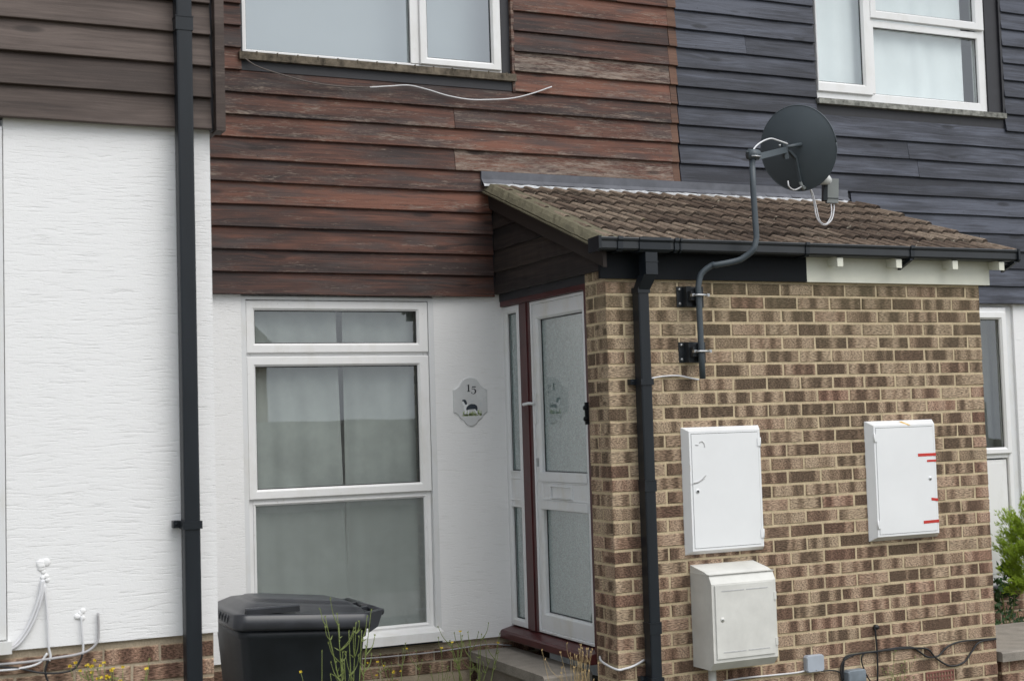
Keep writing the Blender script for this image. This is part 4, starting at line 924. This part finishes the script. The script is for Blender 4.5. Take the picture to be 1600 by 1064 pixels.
for (z,x0,x1,y0,y1,r) in ((.838,-2.010,-1.34,-.016,.596,.055),(.852,-2.016,-1.335,-.022,.602,.055),(.905,-2.008,-1.335,-.014,.594,.055),(.912,-2.000,-1.337,-.006,.586,.055),(.914,-1.985,-1.345,.010,.570,.05),(.925,-1.965,-1.345,.030,.550,.05),(.952,-1.925,-1.35,.085,.500,.06),(.958,-1.90,-1.36,.12,.47,.06),(.957,-1.885,-1.37,.135,.455,.06),(.968,-1.87,-1.38,.15,.44,.06),(.972,-1.83,-1.40,.19,.40,.06)):
    R_.append([(x,y,z+zt(x)-(.03*max(0,(x+1.55)/.2) if z > .92 else 0)) for x,y in rrect(x0,x1,y0,y1,r)])
loft(b, R_); 
for i in range(7): b.tube([(-2.014,.13+i*.055,.862),(-2.014,.13+i*.055,.90)], .004, 6)
b.build('lid', BINL, bn)
b = MB(); b.extr([(.000,.905),(.000,.930),(.008,.936),(.026,.936),(.030,.930),(.030,.905)], -1.955, -1.70); b.build('lid_grip', BINL, bn)
b = MB(); b.tube([(-1.285,.03,.865),(-1.285,.55,.865)], .017, 12)
for y in (.03,.20,.38,.55): b.hexa([(-1.37,y-.014,.79),(-1.30,y-.014,.83),(-1.30,y+.014,.83),(-1.37,y+.014,.79)],[(-1.37,y-.014,.868),(-1.275,y-.014,.880),(-1.275,y+.014,.880),(-1.37,y+.014,.868)])
b.hexa([(-1.36,-.004,.775),(-1.315,-.004,.80),(-1.315,.01,.80),(-1.36,.01,.775)],[(-1.36,-.004,.868),(-1.285,-.004,.880),(-1.285,.01,.880),(-1.36,.01,.868)])
b.build('handle', BINL, bn)
for y in (.01,.53):
    b = MB(); b.tube([(-1.42,y,ZB+.10),(-1.42,y+.05,ZB+.10)], .10, 24, False); w_ = b.build('wheel', BIN, bn)

# ================================================================== PLANTS
GST = plain('green_stalk', (.17,.21,.06), .7, .25, 30); GST2 = plain('dark_leaf', (.035,.085,.02), .6, .4, 40); STRAW = plain('dry_straw', (.40,.29,.14), .8, .3, 40)
YF = plain('yellow_petal', (.70,.52,.03), .6, .2, 60); BUSHM = plain('bright_conifer', (.30,.42,.03), .7, .4, 25)
def leaf(b, p, d, ln, wd, m=0):
    d = d.normalized(); s = d.cross(Vector((random.uniform(-.3,.3),-1,.4))).normalized()*wd/2; nn = s.cross(d).normalized()*wd*.25
    b.mesh([p, p+d*ln*.35+s-nn*0, p+d*ln, p+d*ln*.35-s, p+d*ln*.5-nn], [(0,1,4),(1,2,4),(2,3,4),(3,0,4)], True, m)
def stalks(name, label, root, tips, r, mats, flower=0, side=3, dry=False, category='plant'):
    t = thing(name, label, category, root, 'weeds along the foot of the houses' if name == 'weed' else None)
    b = MB(); fl = MB(); nf = 0
    for (tx,ty,tz) in tips:
        R0 = Vector(root)+Vector((random.uniform(-.03,.03),random.uniform(-.03,.03),0)); T = Vector((tx,ty,tz))
        mid = R0.lerp(T,.5)+Vector((random.uniform(-.03,.03),random.uniform(-.02,.02),.04))
        P = cat([R0,mid,T],8); b.tube(P, [r*(1-.75*i/(len(P)-1)) for i in range(len(P))], 5)
        ends = [T]
        for s in range(side):
            i = random.randint(len(P)//3, len(P)-2); q = P[i]; d = Vector((random.uniform(-.7,.7),random.uniform(-.4,.4),1)).normalized(); ln = random.uniform(.05,.14)
            e = q+d*ln; pp = cat([q,q+d*ln*.5+Vector((d.x*.02,0,-.006)),e],4); b.tube(pp, [r*.55*(1-.6*j/(len(pp)-1)) for j in range(len(pp))], 4); ends.append(e)
            if not dry and random.random() < .7: leaf(b, q, Vector((random.uniform(-1,1),random.uniform(-.5,.3),.5)), random.uniform(.02,.045), .006)
        for e in ends:
            if random.random() < flower:
                for k in range(6): leaf(fl, e, Vector((random.uniform(-1,1),random.uniform(-1,1),random.uniform(.1,.9))), .010, .010)
                nf += 1; fl.cut()
            else:
                for k in range(3): leaf(b, e-Vector((0,0,.008)), Vector((random.uniform(-.6,.6),random.uniform(-.4,.4),1)), .014, .004)
    b.build('stems', mats[0], t)
    if nf: fl.split('flower', mats[1], t)
    return t
A_ = lambda x,y,Y: tuple(at(x,y,Y))
def base(x,y,Y): p = at(x,y,Y); return (p.x,p.y,-.08)
stalks('weed', 'tall bare green weed in front of the right half of the bin', base(552,1064,-.3), [A_(508,962,-.3),A_(530,1000,-.32),A_(527,958,-.3),A_(556,972,-.28),A_(580,952,-.3),A_(572,1008,-.3),A_(545,985,-.3),A_(538,1030,-.3),A_(565,985,-.3),A_(515,1000,-.3)], .0055, (GST,YF), 0, 6)
stalks('weed', 'short green weed before the bin with a yellow bud, left of the tall bare weed', base(520,1064,-.35), [A_(503,1016,-.35),A_(516,1052,-.35),A_(470,1050,-.35)], .0045, (GST,YF), .3, 1)
stalks('weed', 'loose green weed before the plinth, left of the doorstep', base(738,1064,.9), [A_(703,1000,.9),A_(722,992,.9),A_(735,1000,.9),A_(778,1004,.95),A_(752,990,.9),A_(765,1030,.9),A_(712,1030,.9),A_(745,1030,.9)], .0055, (GST,YF), .08, 6)
stalks('weed', 'sparse weed with tiny yellow buds right of the bin', base(625,1064,.85), [A_(630,1012,.85),A_(600,1040,.85),A_(612,1034,.85),A_(660,1030,.85),A_(590,1034,.85),A_(575,1036,.85)], .0042, (GST,YF), .45, 3)
stalks('weed', 'spindly weed below the right end of the window sill', base(690,1064,.9), [A_(690,1012,.9),A_(672,1040,.9),A_(700,1040,.9)], .0040, (GST,YF), .2, 3)
tips = [A_(random.uniform(120,235),random.uniform(1034,1062),-.95) for _ in range(16)]
stalks('ragwort', 'clump of small yellow flowers at the bottom left, before the left plinth', base(175,1064,-.95), tips, .0042, (GST,YF), .75, 4, category='flower')
tips = [A_(random.gauss(902,22),random.uniform(1006,1056),-.2) for _ in range(26)]
stalks('dry_grass', 'tuft of dry straw-coloured grass beside the doorstep, at the corner of the brick pier', base(905,1064,-.2), tips, .0028, (STRAW,YF), 0, 1, True, 'grass')
tips = [A_(random.gauss(1405,24),random.uniform(1020,1062),-.15) for _ in range(9)]
stalks('weed', 'faint thin weed against the brick left of the air brick', base(1405,1064,-.15), tips, .0020, (GST,YF), .06, 2)
# conifer bush
def bush(label, c, rx, rz, n, mat):
    t = thing('conifer_bush', label, 'bush', (c.x, c.y, -.08)); b = MB()
    tips = [(random.uniform(0,6.283), random.uniform(-1.25,1), random.uniform(.75,1.2)) for _ in range(170)]
    for (a,h,sc) in tips:                         # plumes: feathery sprays reaching up and out
        rr = math.sqrt(1-h*h) if h > 0 else 1-.12*h*h; root = Vector((c.x+rx*.2*rr*math.cos(a), c.y+rx*.2*rr*math.sin(a), c.z+rz*(h*.8-.35)))
        tip = Vector((c.x+rx*rr*sc*math.cos(a), c.y+rx*rr*sc*math.sin(a), c.z+rz*h*sc+.03))
        for q in range(60):
            u = random.uniform(.25,1); p = root.lerp(tip,u)+Vector((random.gauss(0,.013),random.gauss(0,.013),random.gauss(0,.013))); d = (tip-root).normalized()
            for k in range(5):
                dd = (d+Vector((random.uniform(-.5,.5),random.uniform(-.5,.5),random.uniform(-.1,.7)))).normalized(); leaf(b, p, dd, random.uniform(.014,.034), .0036)
    b.build('foliage', mat, t)
    b = MB(); b.tube([(c.x,c.y,-.08),(c.x,c.y,c.z)], .02, 8); b.build('stem', CL_GABLE, t)
bush('bright green conifer bush at the right edge, beyond the porch', at(1614,850,.95), .25, .27, 1500, BUSHM)
t = thing('leafy_shrub', 'dark green leafy shrub growing out behind the right corner of the porch', 'shrub', (3.6,1.15,-.08)); b = MB(); st = MB()
for i in range(150):
    x = random.gauss(1572,14); y = random.uniform(880,1064); 
    if y < 900: x = random.gauss(1576,7)
    q = at(max(1556,x), y, random.uniform(1.0,1.25))
    for k in range(4):
        d = Vector((random.uniform(-1,1),random.uniform(-.6,.3),random.uniform(-.5,.8))); leaf(b, q, d, random.uniform(.028,.055), random.uniform(.016,.028))
for (x,y) in ((1578,885),(1566,930),(1590,955),(1571,985)): st.tube(cat([(3.6,1.15,-.08), tuple(at(x+6,y+60,1.12)), tuple(at(x,y,1.1))],5), .004, 5)
b.build('leaves', GST2, t); st.build('stems', GST, t)

# ================================================================== ACROSS THE STREET (seen only mirrored in the glass)
b = MB(); b.box(-14,26,-22,-21.9,-.08,1.95); tag(b.build('fence', plain('fence_boards', (.44,.42,.38), .9, .3, 3)), 'long brown board fence across the street', 'fence')
oh = thing('opposite_house', 'brick house with steep roof across the street, mirrored in the window glass', 'house', (-4,-27,-.08))
b = MB(); b.box(-12,5.6,-32,-25,-.08,3.6); b.build('wall', BR_MID, oh)
b = MB(); b.hexa([(-12.3,-32.3,3.6),(6.0,-32.3,3.6),(6.0,-24.7,3.6),(-12.3,-24.7,3.6)],[(-10,-28.6,7.6),(3.4,-28.6,7.6),(3.4,-28.4,7.6),(-10,-28.4,7.6)]); b.build('roof', TILE, oh)
for x in (-9,-5,-1,2.5):
    b = MB(); b.box(x,x+1.4,-25,-24.96,1.0,2.3); b.build('window', UPVC, oh)
